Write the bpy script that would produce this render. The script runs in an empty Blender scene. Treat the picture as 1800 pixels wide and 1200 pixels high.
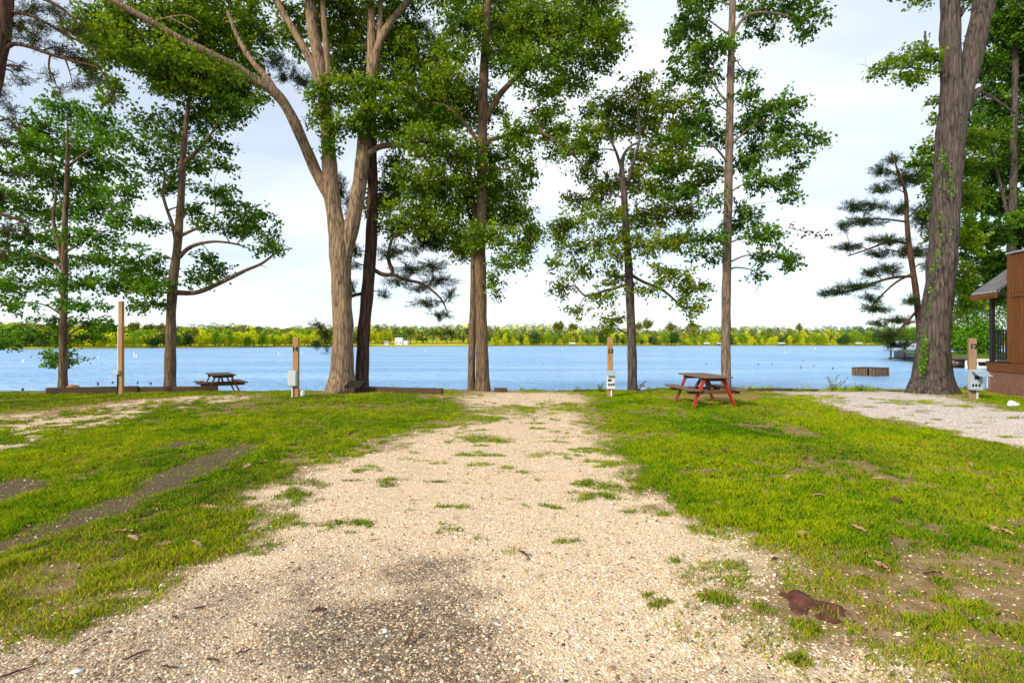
import bpy, bmesh, math, random
import numpy as np
from mathutils import Vector, Matrix, Euler

random.seed(7)
RNG = np.random.default_rng(11)
scene = bpy.context.scene
COL = scene.collection
F = 900.0          # focal length in photo pixels (18 mm on 36 mm, 1800 px wide)
HZ = 603.0         # row of the horizon
EYE = 1.55
WATER = -1.2
R = math.radians

# ------------------------------------------------------------------ helpers
def P(px, py, Y):
    return np.array([(px - 900.0) / F * Y, Y, EYE - (py - HZ) / F * Y])

def G(px, py, z=0.0):
    Y = (EYE - z) * F / (py - HZ)
    return np.array([(px - 900.0) / F * Y, Y, z])

def tag(o, label=None, cat=None, group=None, kind=None):
    if label: o['label'] = label
    if cat: o['category'] = cat
    if group: o['group'] = group
    if kind: o['kind'] = kind
    return o

def empty(name, loc, rz=0.0):
    o = bpy.data.objects.new(name, None)
    COL.objects.link(o)
    o.location = loc
    o.rotation_euler = (0, 0, rz)
    o.empty_display_size = 0.2
    return o

def link(name, me, mat, parent=None):
    o = bpy.data.objects.new(name, me)
    COL.objects.link(o)
    if mat is not None and len(me.materials) == 0:
        me.materials.append(mat)
    if parent is not None:
        o.parent = parent
    return o

def np_mesh(name, V, Fc, smooth=False):
    """V (n,3); Fc (m,k) all faces with the same number of corners, or a list of such arrays"""
    V = np.asarray(V, dtype=np.float32)
    blocks = Fc if isinstance(Fc, list) else [Fc]
    blocks = [np.asarray(b, dtype=np.int32) for b in blocks if len(b)]
    me = bpy.data.meshes.new(name)
    me.vertices.add(len(V))
    me.vertices.foreach_set('co', V.ravel())
    nl = sum(b.size for b in blocks)
    npoly = sum(len(b) for b in blocks)
    me.loops.add(nl)
    me.loops.foreach_set('vertex_index', np.concatenate([b.ravel() for b in blocks]))
    starts, s = [], 0
    for b in blocks:
        k = b.shape[1]
        starts.append(s + np.arange(len(b)) * k)
        s += b.size
    me.polygons.add(npoly)
    me.polygons.foreach_set('loop_start', np.concatenate(starts).astype(np.int32))
    if smooth:
        me.polygons.foreach_set('use_smooth', np.ones(npoly, dtype=bool))
    me.update(calc_edges=True)
    return me

def point_attr(me, name, arr):
    a = me.attributes.new(name, 'FLOAT', 'POINT')
    a.data.foreach_set('value', np.asarray(arr, dtype=np.float32))

class MB:
    """collects shapes, builds one mesh"""
    def __init__(s):
        s.bm = bmesh.new()
    def box(s, c, size, rot=(0, 0, 0), bev=0.0):
        r = bmesh.ops.create_cube(s.bm, size=1.0)
        vs = r['verts']
        M = Matrix.Translation(Vector(c)) @ Euler(rot).to_matrix().to_4x4() @ Matrix.Diagonal((*size, 1))
        for v in vs: v.co = M @ v.co
        if bev > 0:
            es = list({e for v in vs for e in v.link_edges})
            bmesh.ops.bevel(s.bm, geom=es, offset=bev, segments=1, affect='EDGES', profile=0.5)
        return s
    def bar(s, a, b, w, h, roll=(0, 0, 1), bev=0.0):
        a = Vector(a); b = Vector(b)
        z = (b - a).normalized()
        u = Vector(roll)
        x = u.cross(z)
        if x.length < 1e-4: x = Vector((1, 0, 0)).cross(z)
        x.normalize(); y = z.cross(x)
        M = Matrix((x, y, z)).transposed().to_4x4()
        M.translation = (a + b) / 2
        r = bmesh.ops.create_cube(s.bm, size=1.0)
        vs = r['verts']
        M = M @ Matrix.Diagonal((w, h, (b - a).length, 1))
        for v in vs: v.co = M @ v.co
        if bev > 0:
            es = list({e for v in vs for e in v.link_edges})
            bmesh.ops.bevel(s.bm, geom=es, offset=bev, segments=1, affect='EDGES', profile=0.5)
        return s
    def cyl(s, a, b, r1, r2=None, n=12):
        r2 = r1 if r2 is None else r2
        a = Vector(a); b = Vector(b)
        z = (b - a).normalized()
        x = z.orthogonal().normalized(); y = z.cross(x)
        ra, rb = [], []
        for i in range(n):
            t = 2 * math.pi * i / n
            d = x * math.cos(t) + y * math.sin(t)
            ra.append(s.bm.verts.new(a + d * r1)); rb.append(s.bm.verts.new(b + d * r2))
        for i in range(n):
            j = (i + 1) % n
            s.bm.faces.new((ra[i], ra[j], rb[j], rb[i]))
        s.bm.faces.new(ra[::-1]); s.bm.faces.new(rb)
        return s
    def poly(s, pts, th=None):
        vs = [s.bm.verts.new(p) for p in pts]
        f = s.bm.faces.new(vs)
        if th is not None:
            r = bmesh.ops.extrude_face_region(s.bm, geom=[f])
            bmesh.ops.translate(s.bm, verts=[v for v in r['geom'] if isinstance(v, bmesh.types.BMVert)], vec=th)
        return s
    def lump(s, c, size, seed=0, sub=2, amp=0.25):
        r = bmesh.ops.create_icosphere(s.bm, subdivisions=sub, radius=1.0)
        rr = random.Random(seed)
        ph = [rr.uniform(0, 6) for _ in range(6)]
        for v in r['verts']:
            d = v.co.copy()
            k = 1 + amp * (math.sin(3 * d.x + ph[0]) * math.sin(2.5 * d.y + ph[1]) + .6 * math.sin(6 * d.z + ph[2]) * math.sin(5 * d.x + ph[3]) + rr.uniform(-.3, .3))
            v.co = Vector((c[0] + d.x * size[0] * k, c[1] + d.y * size[1] * k, c[2] + d.z * size[2] * k))
        return s
    def build(s, name, mat, parent=None, smooth=False):
        bmesh.ops.recalc_face_normals(s.bm, faces=s.bm.faces[:])
        me = bpy.data.meshes.new(name)
        s.bm.to_mesh(me); s.bm.free()
        if smooth:
            for p in me.polygons: p.use_smooth = True
        return link(name, me, mat, parent)

# value noise --------------------------------------------------------
def _hash(ix, iy, seed):
    n = (ix.astype(np.int64) * 374761393 + iy.astype(np.int64) * 668265263 + seed * 1442695041) & 0x7fffffff
    n = ((n ^ (n >> 13)) * 1274126177) & 0x7fffffff
    n = n ^ (n >> 16)
    return (n & 0xffff) / 65535.0
def vnoise(x, y, seed=0):
    ix = np.floor(x); iy = np.floor(y)
    fx = x - ix; fy = y - iy
    fx = fx * fx * (3 - 2 * fx); fy = fy * fy * (3 - 2 * fy)
    a = _hash(ix, iy, seed); b = _hash(ix + 1, iy, seed)
    c = _hash(ix, iy + 1, seed); d = _hash(ix + 1, iy + 1, seed)
    return (a * (1 - fx) + b * fx) * (1 - fy) + (c * (1 - fx) + d * fx) * fy
def fbm(x, y, seed=0, octv=4):
    s = 0; a = .5; t = 0
    for i in range(octv):
        s = s + a * vnoise(x * 2 ** i, y * 2 ** i, seed + i * 17); t += a; a *= .5
    return s / t
def sstep(a, b, x):
    t = np.clip((x - a) / (b - a), 0, 1)
    return t * t * (3 - 2 * t)

# ------------------------------------------------------------------ materials
class NT:
    def __init__(s, name):
        s.m = bpy.data.materials.new(name); s.m.use_nodes = True
        s.t = s.m.node_tree; s.t.nodes.clear()
        s.out = s.n('ShaderNodeOutputMaterial')
    def n(s, typ, **kw):
        nd = s.t.nodes.new(typ)
        for k, v in kw.items():
            if k.startswith('i_'):
                key = k[2:]
                nd.inputs[int(key) if key.isdigit() else key.replace('_', ' ')].default_value = v
            else: setattr(nd, k, v)
        return nd
    def l(s, a, b): s.t.links.new(a, b)
    def noise(s, vec, scale, detail=4, rough=.55, dim='3D'):
        nd = s.n('ShaderNodeTexNoise', noise_dimensions=dim)
        nd.inputs['Scale'].default_value = scale; nd.inputs['Detail'].default_value = detail
        nd.inputs['Roughness'].default_value = rough
        if vec is not None: s.l(vec, nd.inputs['Vector'])
        return nd.outputs['Fac']
    def ramp(s, fac, stops):
        nd = s.n('ShaderNodeValToRGB')
        e = nd.color_ramp.elements
        while len(e) < len(stops): e.new(.5)
        for i, (p, c) in enumerate(stops):
            e[i].position = p
            e[i].color = (*c, 1) if not isinstance(c, (int, float)) else (c, c, c, 1)
        s.l(fac, nd.inputs[0])
        return nd.outputs[0]
    def mix(s, fac, a, b, mode='MIX'):
        nd = s.n('ShaderNodeMix', data_type='RGBA', blend_type=mode)
        for v, i in ((fac, 0), (a, 6), (b, 7)):
            if isinstance(v, (int, float)): nd.inputs[i].default_value = v
            elif isinstance(v, tuple): nd.inputs[i].default_value = (*v, 1)
            else: s.l(v, nd.inputs[i])
        return nd.outputs[2]
    def math(s, op, a, b=0.0):
        nd = s.n('ShaderNodeMath', operation=op)
        for v, i in ((a, 0), (b, 1)):
            if isinstance(v, (int, float)): nd.inputs[i].default_value = v
            else: s.l(v, nd.inputs[i])
        return nd.outputs[0]
    def coord(s, which='Object', scale=None, rot=None):
        tc = s.n('ShaderNodeTexCoord').outputs[which]
        if scale is None: return tc
        mp = s.n('ShaderNodeMapping')
        mp.inputs['Scale'].default_value = scale
        if rot: mp.inputs['Rotation'].default_value = rot
        s.l(tc, mp.inputs['Vector'])
        return mp.outputs[0]
    def attr(s, name):
        return s.n('ShaderNodeAttribute', attribute_name=name)
    def bump(s, h, strength=.4, dist=.02):
        nd = s.n('ShaderNodeBump'); nd.inputs['Strength'].default_value = strength
        nd.inputs['Distance'].default_value = dist
        s.l(h, nd.inputs['Height'])
        return nd.outputs[0]
    def principled(s, col, rough=.8, normal=None, metal=0.0, spec=.3):
        b = s.n('ShaderNodeBsdfPrincipled')
        for v, k in ((col, 'Base Color'), (rough, 'Roughness')):
            if isinstance(v, tuple): b.inputs[k].default_value = (*v, 1)
            elif isinstance(v, (int, float)): b.inputs[k].default_value = v
            else: s.l(v, b.inputs[k])
        b.inputs['Metallic'].default_value = metal
        b.inputs['Specular IOR Level'].default_value = spec
        if normal is not None: s.l(normal, b.inputs['Normal'])
        return b.outputs[0]
    def done(s, sh):
        s.l(sh, s.out.inputs[0]); return s.m

def mat_simple(name, c1, c2, scale=8, rough=.7, bump=.15, metal=0.0, spec=.3, stretch=None):
    t = NT(name)
    co = t.coord('Object', stretch) if stretch else t.coord('Object')
    n = t.noise(co, scale, 5, .6)
    col = t.ramp(n, [(.3, c1), (.7, c2)])
    return t.done(t.principled(col, rough, t.bump(n, bump, .01), metal, spec))

def mat_wood(name, c1, c2, axis='z', fine=60, rough=.8, bump=.25):
    t = NT(name)
    sc = {'z': (1, 1, .04), 'x': (.04, 1, 1), 'y': (1, .04, 1)}[axis]
    co = t.coord('Object', sc)
    n1 = t.noise(co, fine, 6, .65)
    n2 = t.noise(t.coord('Object'), 3.0, 4, .6)
    col = t.ramp(n1, [(.3, c1), (.68, c2)])
    col = t.mix(t.math('MULTIPLY', n2, .7), col, tuple(x * .55 for x in c1))
    return t.done(t.principled(col, rough, t.bump(n1, bump, .006), 0, .25))

def mat_leaf(name, dark, mid, light, trans=.35, tcol=None):
    t = NT(name)
    a = t.attr('tint').outputs['Fac']
    col = t.ramp(a, [(0.0, dark), (.5, mid), (1.0, light)])
    n = t.noise(t.coord('Object'), 1.1, 2)
    col = t.mix(t.ramp(n, [(.35, 0.0), (.75, .55)]), col, light)
    p = t.principled(col, .55, None, 0, .14)
    tr = t.n('ShaderNodeBsdfTranslucent')
    tc = t.mix(1.0, col, tcol or (1.5, 1.35, .5), 'MULTIPLY')
    t.l(tc, tr.inputs[0])
    mx = t.n('ShaderNodeMixShader'); mx.inputs[0].default_value = trans
    t.l(p, mx.inputs[1]); t.l(tr.outputs[0], mx.inputs[2])
    return t.done(mx.outputs[0])

def mat_bark(name, dark, light, warm, scale=1.0, bump=.9, lichen=(.42, .40, .33)):
    t = NT(name)
    co = t.coord('Object', (1, 1, .13))
    n1 = t.noise(co, 16 * scale, 8, .68)
    n2 = t.noise(t.coord('Object'), 2.2, 5, .6)
    n3 = t.noise(t.coord('Object', (1, 1, .5)), 22, 3, .6)
    v = t.n('ShaderNodeTexVoronoi', feature='DISTANCE_TO_EDGE'); v.inputs['Scale'].default_value = 13 * scale
    w = t.mix(.12, co, t.n('ShaderNodeTexNoise').outputs['Color'])
    t.l(co, v.inputs['Vector'])
    ridge = t.math('MINIMUM', t.math('MULTIPLY', v.outputs['Distance'], 5.0), 1.0)
    h = t.math('ADD', t.math('MULTIPLY', ridge, .20), t.math('MULTIPLY', n1, .9))
    col = t.ramp(h, [(.42, dark), (.80, light)])
    col = t.mix(t.ramp(n2, [(.4, 0.0), (.7, .6)]), col, warm)
    col = t.mix(t.ramp(n3, [(.66, 0.0), (.78, .5)]), col, lichen)
    return t.done(t.principled(col, .9, t.bump(h, bump, .03), 0, .15))

M = {}
M['bark_tan'] = mat_bark('bark_tan', (.075, .05, .033), (.40, .30, .20), (.33, .225, .135))
M['bark_brown'] = mat_bark('bark_brown', (.05, .034, .022), (.26, .18, .115), (.19, .125, .075))
M['bark_pine'] = mat_bark('bark_pine', (.02, .012, .009), (.15, .088, .06), (.095, .05, .034), .8, lichen=(.16, .11, .08))
M['bark_grey'] = mat_bark('bark_grey', (.055, .042, .035), (.30, .235, .18), (.20, .145, .105))
M['bark_dark'] = mat_bark('bark_dark', (.022, .018, .016), (.15, .125, .108), (.095, .078, .066), .9, lichen=(.22, .2, .17))
M['leaf_oak'] = mat_leaf('leaf_oak', (.008, .036, .004), (.062, .165, .006), (.30, .42, .010), .34)
M['leaf_oak_deep'] = mat_leaf('leaf_oak_deep', (.005, .030, .005), (.036, .125, .009), (.17, .32, .012), .34)
M['leaf_olive'] = mat_leaf('leaf_olive', (.012, .040, .003), (.085, .165, .005), (.32, .40, .010), .36)
M['leaf_maple'] = mat_leaf('leaf_maple', (.006, .042, .006), (.045, .16, .008), (.19, .38, .012), .34)
M['leaf_lime'] = mat_leaf('leaf_lime', (.02, .055, .004), (.09, .15, .006), (.26, .30, .012), .4)
M['leaf_red'] = mat_leaf('leaf_red', (.03, .005, .01), (.06, .01, .015), (.12, .02, .02), .2)
M['needle'] = mat_leaf('needle', (.005, .02, .010), (.02, .055, .018), (.075, .12, .022), .12, (1.1, 1.1, .7))
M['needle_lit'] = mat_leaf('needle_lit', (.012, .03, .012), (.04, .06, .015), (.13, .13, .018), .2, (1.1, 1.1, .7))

# ------------------------------------------------------------------ camera, light, sky
cam = bpy.data.cameras.new('camera'); cam.lens = 18.0; cam.sensor_width = 36.0
cam.shift_y = 3.0 / 1800.0
cam.clip_start = .05; cam.clip_end = 5000
co = bpy.data.objects.new('camera', cam); COL.objects.link(co)
co.location = (0, 0, EYE); co.rotation_euler = (R(90), 0, 0)
scene.camera = co

SUN_EL, SUN_AZ = R(27), math.atan2(-.70, -.72)
sd = Vector((math.sin(SUN_AZ) * math.cos(SUN_EL), math.cos(SUN_AZ) * math.cos(SUN_EL), math.sin(SUN_EL)))
sl = bpy.data.lights.new('sun', 'SUN'); sl.energy = 3.4; sl.angle = R(7); sl.color = (1.0, .86, .66)
so = bpy.data.objects.new('sun', sl); COL.objects.link(so)
so.location = (-30, -40, 40); so.rotation_euler = (-sd).to_track_quat('-Z', 'Y').to_euler()

W = bpy.data.worlds.new('World'); scene.world = W; W.use_nodes = True
wt = W.node_tree; wt.nodes.clear()
def wn(t, **kw):
    nd = wt.nodes.new(t)
    for k, v in kw.items(): setattr(nd, k, v)
    return nd
sky = wn('ShaderNodeTexSky', sky_type='NISHITA', sun_disc=False, sun_elevation=SUN_EL, sun_rotation=SUN_AZ)
sky.air_density = 1.0; sky.dust_density = .3; sky.ozone_density = 3.0
bg1 = wn('ShaderNodeBackground'); bg1.inputs[1].default_value = .15
wt.links.new(sky.outputs[0], bg1.inputs[0])
bg2 = wn('ShaderNodeBackground'); bg2.inputs[0].default_value = (.865, .93, 1.0, 1); bg2.inputs[1].default_value = .95
tc = wn('ShaderNodeTexCoord'); sep = wn('ShaderNodeSeparateXYZ'); wt.links.new(tc.outputs['Generated'], sep.inputs[0])
def wm(op, a, b):
    nd = wn('ShaderNodeMath', operation=op)
    for v, i in ((a, 0), (b, 1)):
        if isinstance(v, (int, float)): nd.inputs[i].default_value = v
        else: wt.links.new(v, nd.inputs[i])
    return nd.outputs[0]
zz = wm('ADD', wm('MAXIMUM', sep.outputs[2], 0.0), .22)
cmb = wn('ShaderNodeCombineXYZ')
wt.links.new(wm('DIVIDE', sep.outputs[0], zz), cmb.inputs[0]); wt.links.new(wm('DIVIDE', sep.outputs[1], zz), cmb.inputs[1])
mp = wn('ShaderNodeMapping'); mp.inputs['Location'].default_value = (3.1, 1.7, 0); mp.inputs['Scale'].default_value = (.75, 1.15, 1)
mp.inputs['Rotation'].default_value = (0, 0, R(20))
wt.links.new(cmb.outputs[0], mp.inputs[0])
cn = wn('ShaderNodeTexNoise'); cn.inputs['Scale'].default_value = 1.25; cn.inputs['Detail'].default_value = 6; cn.inputs['Roughness'].default_value = .5
wt.links.new(mp.outputs[0], cn.inputs['Vector'])
cr = wn('ShaderNodeValToRGB'); cr.color_ramp.elements[0].position = .36; cr.color_ramp.elements[0].color = (.54, .54, .54, 1)
cr.color_ramp.elements[1].position = .62; cr.color_ramp.elements[1].color = (1, 1, 1, 1)
wt.links.new(cn.outputs[0], cr.inputs[0])
mx = wn('ShaderNodeMixShader'); wt.links.new(cr.outputs[0], mx.inputs[0])
wt.links.new(bg1.outputs[0], mx.inputs[1]); wt.links.new(bg2.outputs[0], mx.inputs[2])
wo = wn('ShaderNodeOutputWorld'); wt.links.new(mx.outputs[0], wo.inputs[0])

vs = scene.view_settings
scene.display_settings.display_device = 'sRGB'
vs.view_transform = 'Standard'; vs.look = 'None'; vs.gamma = 1.0; vs.exposure = 0.36
vs.use_curve_mapping = False
scene.cycles.max_bounces = 6; scene.cycles.transparent_max_bounces = 4

# ------------------------------------------------------------------ ground
def poly_world(pts):
    out = []
    for px, py in pts:
        out.append(G(px, max(py, 686.5))[:2])
    return np.array(out)
def poly_sd(poly, X, Y):
    """signed distance, positive inside"""
    n = len(poly); d = np.full(X.shape, 1e9); inside = np.zeros(X.shape, bool)
    for i in range(n):
        ax, ay = poly[i]; bx, by = poly[(i + 1) % n]
        ex, ey = bx - ax, by - ay
        t = np.clip(((X - ax) * ex + (Y - ay) * ey) / (ex * ex + ey * ey + 1e-12), 0, 1)
        d = np.minimum(d, np.hypot(X - ax - t * ex, Y - ay - t * ey))
        c = ((ay > Y) != (by > Y)) & (X < (bx - ax) * (Y - ay) / (by - ay + 1e-12) + ax)
        inside ^= c
    return np.where(inside, d, -d)

PAD = [(-900, 1230), (-400, 1150), (0, 1098), (150, 1100), (230, 1040), (300, 1000), (400, 955), (475, 940), (470, 915), (375, 905), (440, 865), (560, 812), (640, 795),
       (700, 762), (790, 745), (825, 724), (800, 712), (770, 697), (860, 688), (1030, 688), (1055, 700), (1030, 722), (1065, 765), (1105, 790), (1125, 838), (1165, 890),
       (1270, 930), (1350, 970), (1400, 1010), (1330, 1075), (1400, 1120), (1560, 1150), (1800, 1172), (2400, 1180), (2400, 1500), (900, 40000), (-900, 1500)]
RDRIVE = [(1325, 686.5), (1590, 687), (1690, 700), (1800, 722), (2400, 780), (2400, 1000), (1830, 806), (1740, 783), (1640, 754), (1530, 734), (1470, 722), (1420, 702)]
LSTRIP = [(-300, 800), (-300, 740), (0, 732), (110, 719), (210, 706), (330, 697), (440, 689), (480, 694), (410, 707), (300, 718), (215, 745), (120, 768), (0, 792)]
LSTRIP2 = [(250, 716), (360, 708), (350, 716), (230, 726)]
RED = [(85, 716), (190, 703), (340, 697), (420, 694), (330, 705), (250, 712), (150, 728), (60, 742), (-20, 742)]
RED2 = [(40, 702), (130, 700), (200, 704), (100, 708)]
TRK1 = [(465, 782), (405, 788), (340, 806), (285, 828), (215, 862), (150, 892), (60, 925), (-60, 960), (-60, 1000), (60, 965), (150, 935), (240, 890), (330, 850), (400, 815)]
TRK2 = [(365, 770), (290, 781), (205, 800), (130, 826), (0, 846), (-80, 862), (-80, 896), (0, 880), (100, 853), (165, 832), (235, 815), (305, 793)]
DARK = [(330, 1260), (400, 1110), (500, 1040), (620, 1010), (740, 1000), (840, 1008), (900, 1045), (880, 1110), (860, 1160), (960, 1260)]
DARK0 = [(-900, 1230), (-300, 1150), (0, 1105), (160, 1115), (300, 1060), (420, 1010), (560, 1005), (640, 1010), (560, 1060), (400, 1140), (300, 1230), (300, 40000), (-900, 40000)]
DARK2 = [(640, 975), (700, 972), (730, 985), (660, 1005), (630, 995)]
WORN = [(1170, 1020), (1300, 990), (1420, 985), (1540, 975), (1660, 960), (1800, 975), (2300, 1040), (2300, 1240), (1800, 1200), (1400, 1160), (1220, 1100)]
WORNL = [(-300, 985), (0, 960), (150, 950), (300, 960), (400, 935), (480, 935), (400, 965), (290, 1010), (150, 1110), (-300, 1140)]
TDIRT = [(1110, 697), (1180, 692), (1330, 692), (1340, 704), (1290, 705), (1200, 700)]
GP = [(835, 770, 45, 8), (862, 814, 28, 4), (965, 797, 38, 5), (910, 820, 14, 3), (1075, 850, 40, 7), (1065, 873, 42, 9), (520, 872, 34, 14), (425, 935, 55, 16), (1010, 803, 12, 3),
      (1060, 808, 10, 3), (955, 842, 12, 3), (930, 886, 12, 4), (975, 880, 14, 4), (1095, 822, 18, 3), (880, 774, 24, 4), (900, 720, 70, 9), (1000, 715, 60, 10), (850, 735, 40, 6), (700, 723, 30, 3),
      (1120, 900, 14, 4), (1250, 940, 36, 12), (1105, 1030, 10, 5), (1125, 1038, 10, 4), (955, 1017, 8, 4), (1190, 985, 16, 5), (1250, 1045, 60, 14), (1300, 1010, 50, 8), (1165, 905, 25, 8),
      (1370, 1165, 30, 6), (540, 850, 30, 5), (780, 745, 30, 4), (1065, 705, 30, 6), (1390, 722, 40, 6), (1610, 706, 35, 3), (1690, 711, 20, 2), (1560, 758, 30, 5), (1420, 698, 50, 5)]

def terrain_z(X, Y):
    z = (fbm(X * .55, Y * .55, 5, 4) - .5) * .07 + (fbm(X * 4, Y * 4, 9, 3) - .5) * .022
    z = z * sstep(0.0, 1.5, np.abs(Y)) 
    edge = 16.75 + (fbm(X * .5, X * 0 + 3.3, 21, 3) - .5) * .35 + .03 * np.clip(X, -14, 14)
    z = z - .5 * sstep(edge, edge + .55, Y)
    end = 22.0 + (fbm(X * .4, X * 0 + 1.3, 31, 3) - .5) * .4
    # the land on the far right runs on behind the cabin
    end = end + 30 * sstep(0, 3, X - .94 * np.maximum(Y, 20)) * (X > 15)
    z = z - 1.9 * sstep(end, end + 1.2, Y)
    return z, edge

def axis(lo, hi, step, far, n):
    mid = np.arange(lo, hi + step / 2, step)
    g = np.geomspace(step * 2, far, n)
    return np.concatenate([(lo - g)[::-1], mid, hi + g])
gx = axis(-19, 19, .055, 1400, 46)
gy = np.concatenate([-np.geomspace(.2, 300, 24)[::-1] + 1.2, np.arange(1.2, 5, .035), np.arange(5, 17.6, .055), np.arange(17.7, 24, .25), 24 + np.geomspace(.5, 1500, 34)])
NX, NY = len(gx), len(gy)
GX, GY = np.meshgrid(gx, gy)
GZ, EDGE = terrain_z(GX, GY)
near = (GY > .5) & (GY < 20) & (np.abs(GX) < 40)
def masks(X, Y):
    wx = X + (fbm(X * 2.2, Y * 2.2, 41, 4) - .5) * .5
    wy = Y + (fbm(X * 2.2 + 50, Y * 2.2, 43, 4) - .5) * .7
    n1 = fbm(X * 1.3, Y * 1.3, 51, 4); n2 = fbm(X * 6, Y * 6, 53, 3)
    jit = (n1 - .5) * .9 + (n2 - .5) * .5
    k = .06 + .012 * Y
    def soft(pl, w=1.0, j=1.0):
        return sstep(-k * w, k * w, poly_sd(poly_world(pl), wx, wy) + jit * .35 * j)
    pad = soft(PAD, 3.0, 2.2)
    grav = np.maximum(pad, soft(RDRIVE, 2.2, 1.6))
    ls = np.maximum(soft(LSTRIP, 2.5), soft(LSTRIP2, 2.5))
    gr_l = ls * sstep(.36, .62, n2 * .55 + n1 * .45 + .06)
    grav = np.maximum(grav, gr_l)
    red = np.maximum(soft(RED, 2.0), soft(RED2, 2.0) * .6)
    red = np.maximum(red, soft(TDIRT, 2.0) * .75)
    # dirt spots in the lawn in front of the timber
    trk = np.maximum(soft(TRK1, 1.4, .8), soft(TRK2, 1.3, .9) * sstep(.30, .5, n1))
    worn = np.maximum(soft(WORN, 3.0), soft(WORNL, 3.0) * .8)
    patch = np.zeros_like(X)
    for px, py, rx, ry in GP:
        c = G(px, py); ax = rx * c[1] / F; ay = max(ry * c[1] ** 2 / (EYE * F), .05)
        d = np.hypot((wx - c[0]) / (ax * 1.25), (wy - c[1]) / (ay * 1.25))
        patch = np.maximum(patch, sstep(1.2, .35, d + (n2 - .5) * 1.3) * .85)
    grass = (1 - grav) * (1 - .93 * trk) * (1 - .97 * red * sstep(.30, .5, n2 * .5 + n1 * .5 + .03))
    n4 = fbm(X * 2.6 + 4, Y * 2.6, 57, 4)
    grass = grass * (1 - worn * sstep(.63, .50, n4 * .6 + n2 * .4) * .97)
    # thin spots everywhere
    thin = fbm(X * .8 + 9, Y * .8, 61, 4)
    spk = sstep(.66, .74, fbm(X * 2.2 + 31, Y * 4.5, 91, 4)) * sstep(3.2, 4.5, Y) * .5
    grass = np.maximum(grass, spk * grav)
    far_ = sstep(8, 15, Y)
    grass = grass * (1 - .85 * sstep(.56 - .07 * far_, .68 - .06 * far_, thin * .6 + n2 * .4))
    grass = np.maximum(grass, worn * .30 * sstep(.35, .6, n2))
    grass = np.maximum(grass, patch * (1 - trk) * (.30 + .4 * sstep(.45, .62, n4)))
    grass = grass * (1 - .0 * X)
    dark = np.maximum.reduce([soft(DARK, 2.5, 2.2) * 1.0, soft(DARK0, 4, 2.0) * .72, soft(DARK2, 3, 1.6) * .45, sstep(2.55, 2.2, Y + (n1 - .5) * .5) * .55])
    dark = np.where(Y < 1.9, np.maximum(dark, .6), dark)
    straw = np.clip(worn * .8 + sstep(.46, .66, fbm(X * .7, Y * .7, 71, 4)) * .75 + sstep(9, 15, Y) * .30 * sstep(2, -2, X) + sstep(.0, -4, X) * .12, 0, 1)
    for tx, ty, tr in ((-5.42, 16.3, 1.1), (-4.7, 16.9, .7), (-.95, 16.5, .9), (3.85, 16.9, .7), (6.85, 16.4, .7), (13.1, 16.0, 1.3), (-14.5, 16.5, .8), (-11.1, 16.6, .8)):
        dd = np.hypot(X - tx, (Y - ty) * 1.0)
        grass = grass * (1 - .8 * sstep(tr + .25, tr - .25, dd + (n2 - .5) * .9))
    # beyond the lawn edge: rough grass
    return grav, np.clip(grass, 0, 1), dark, red, trk, straw
gm = [a.copy() for a in (np.zeros_like(GX),) * 6]
gm[1][:] = .7
sub = near
vals = masks(GX[sub], GY[sub])
for a, v in zip(gm, vals): a[sub] = v
bk = GY <= .5
gm[0][bk] = 1; gm[1][bk] = 0; gm[2][bk] = .6
V = np.stack([GX, GY, GZ], -1).reshape(-1, 3)
idx = np.arange(NX * NY).reshape(NY, NX)
Fq = np.stack([idx[:-1, :-1], idx[:-1, 1:], idx[1:, 1:], idx[1:, :-1]], -1).reshape(-1, 4)
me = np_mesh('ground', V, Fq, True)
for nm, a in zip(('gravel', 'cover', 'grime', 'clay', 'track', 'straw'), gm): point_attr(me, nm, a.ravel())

t = NT('ground')
oc = t.coord('Object')
vor = t.n('ShaderNodeTexVoronoi'); vor.inputs['Scale'].default_value = 95; vor.inputs['Randomness'].default_value = 1
t.l(oc, vor.inputs['Vector'])
vor2 = t.n('ShaderNodeTexVoronoi'); vor2.inputs['Scale'].default_value = 45; t.l(oc, vor2.inputs['Vector'])
sepc = t.n('ShaderNodeSeparateColor'); t.l(vor.outputs['Color'], sepc.inputs[0])
sepd = t.n('ShaderNodeSeparateColor'); t.l(vor2.outputs['Color'], sepd.inputs[0])
stone = t.ramp(sepc.outputs[0], [(0, (.12, .08, .05)), (.22, (.48, .32, .19)), (.5, (.76, .56, .36)), (.8, (.86, .70, .50)), (1, (.9, .84, .74))])
stone2 = t.ramp(sepd.outputs[1], [(0, (.42, .29, .18)), (.5, (.68, .52, .36)), (1, (.80, .72, .60))])
nfine = t.noise(oc, 9, 6, .65); nlow = t.noise(oc, .9, 5, .6); nvf = t.noise(oc, 140, 3, .6)
g = t.mix(t.ramp(nlow, [(.35, .1), (.65, .55)]), stone, stone2)
g = t.mix(.34, g, (.86, .645, .415))
g = t.mix(t.ramp(nfine, [(.52, 0.0), (.72, .5)]), g, (.36, .25, .16))
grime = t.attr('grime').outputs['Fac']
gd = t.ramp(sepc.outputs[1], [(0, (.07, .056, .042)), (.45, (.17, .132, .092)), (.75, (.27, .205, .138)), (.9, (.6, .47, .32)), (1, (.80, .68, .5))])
g = t.mix(t.math('MULTIPLY', grime, t.ramp(nfine, [(.25, .75), (.6, 1.0)])), g, gd)
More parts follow.
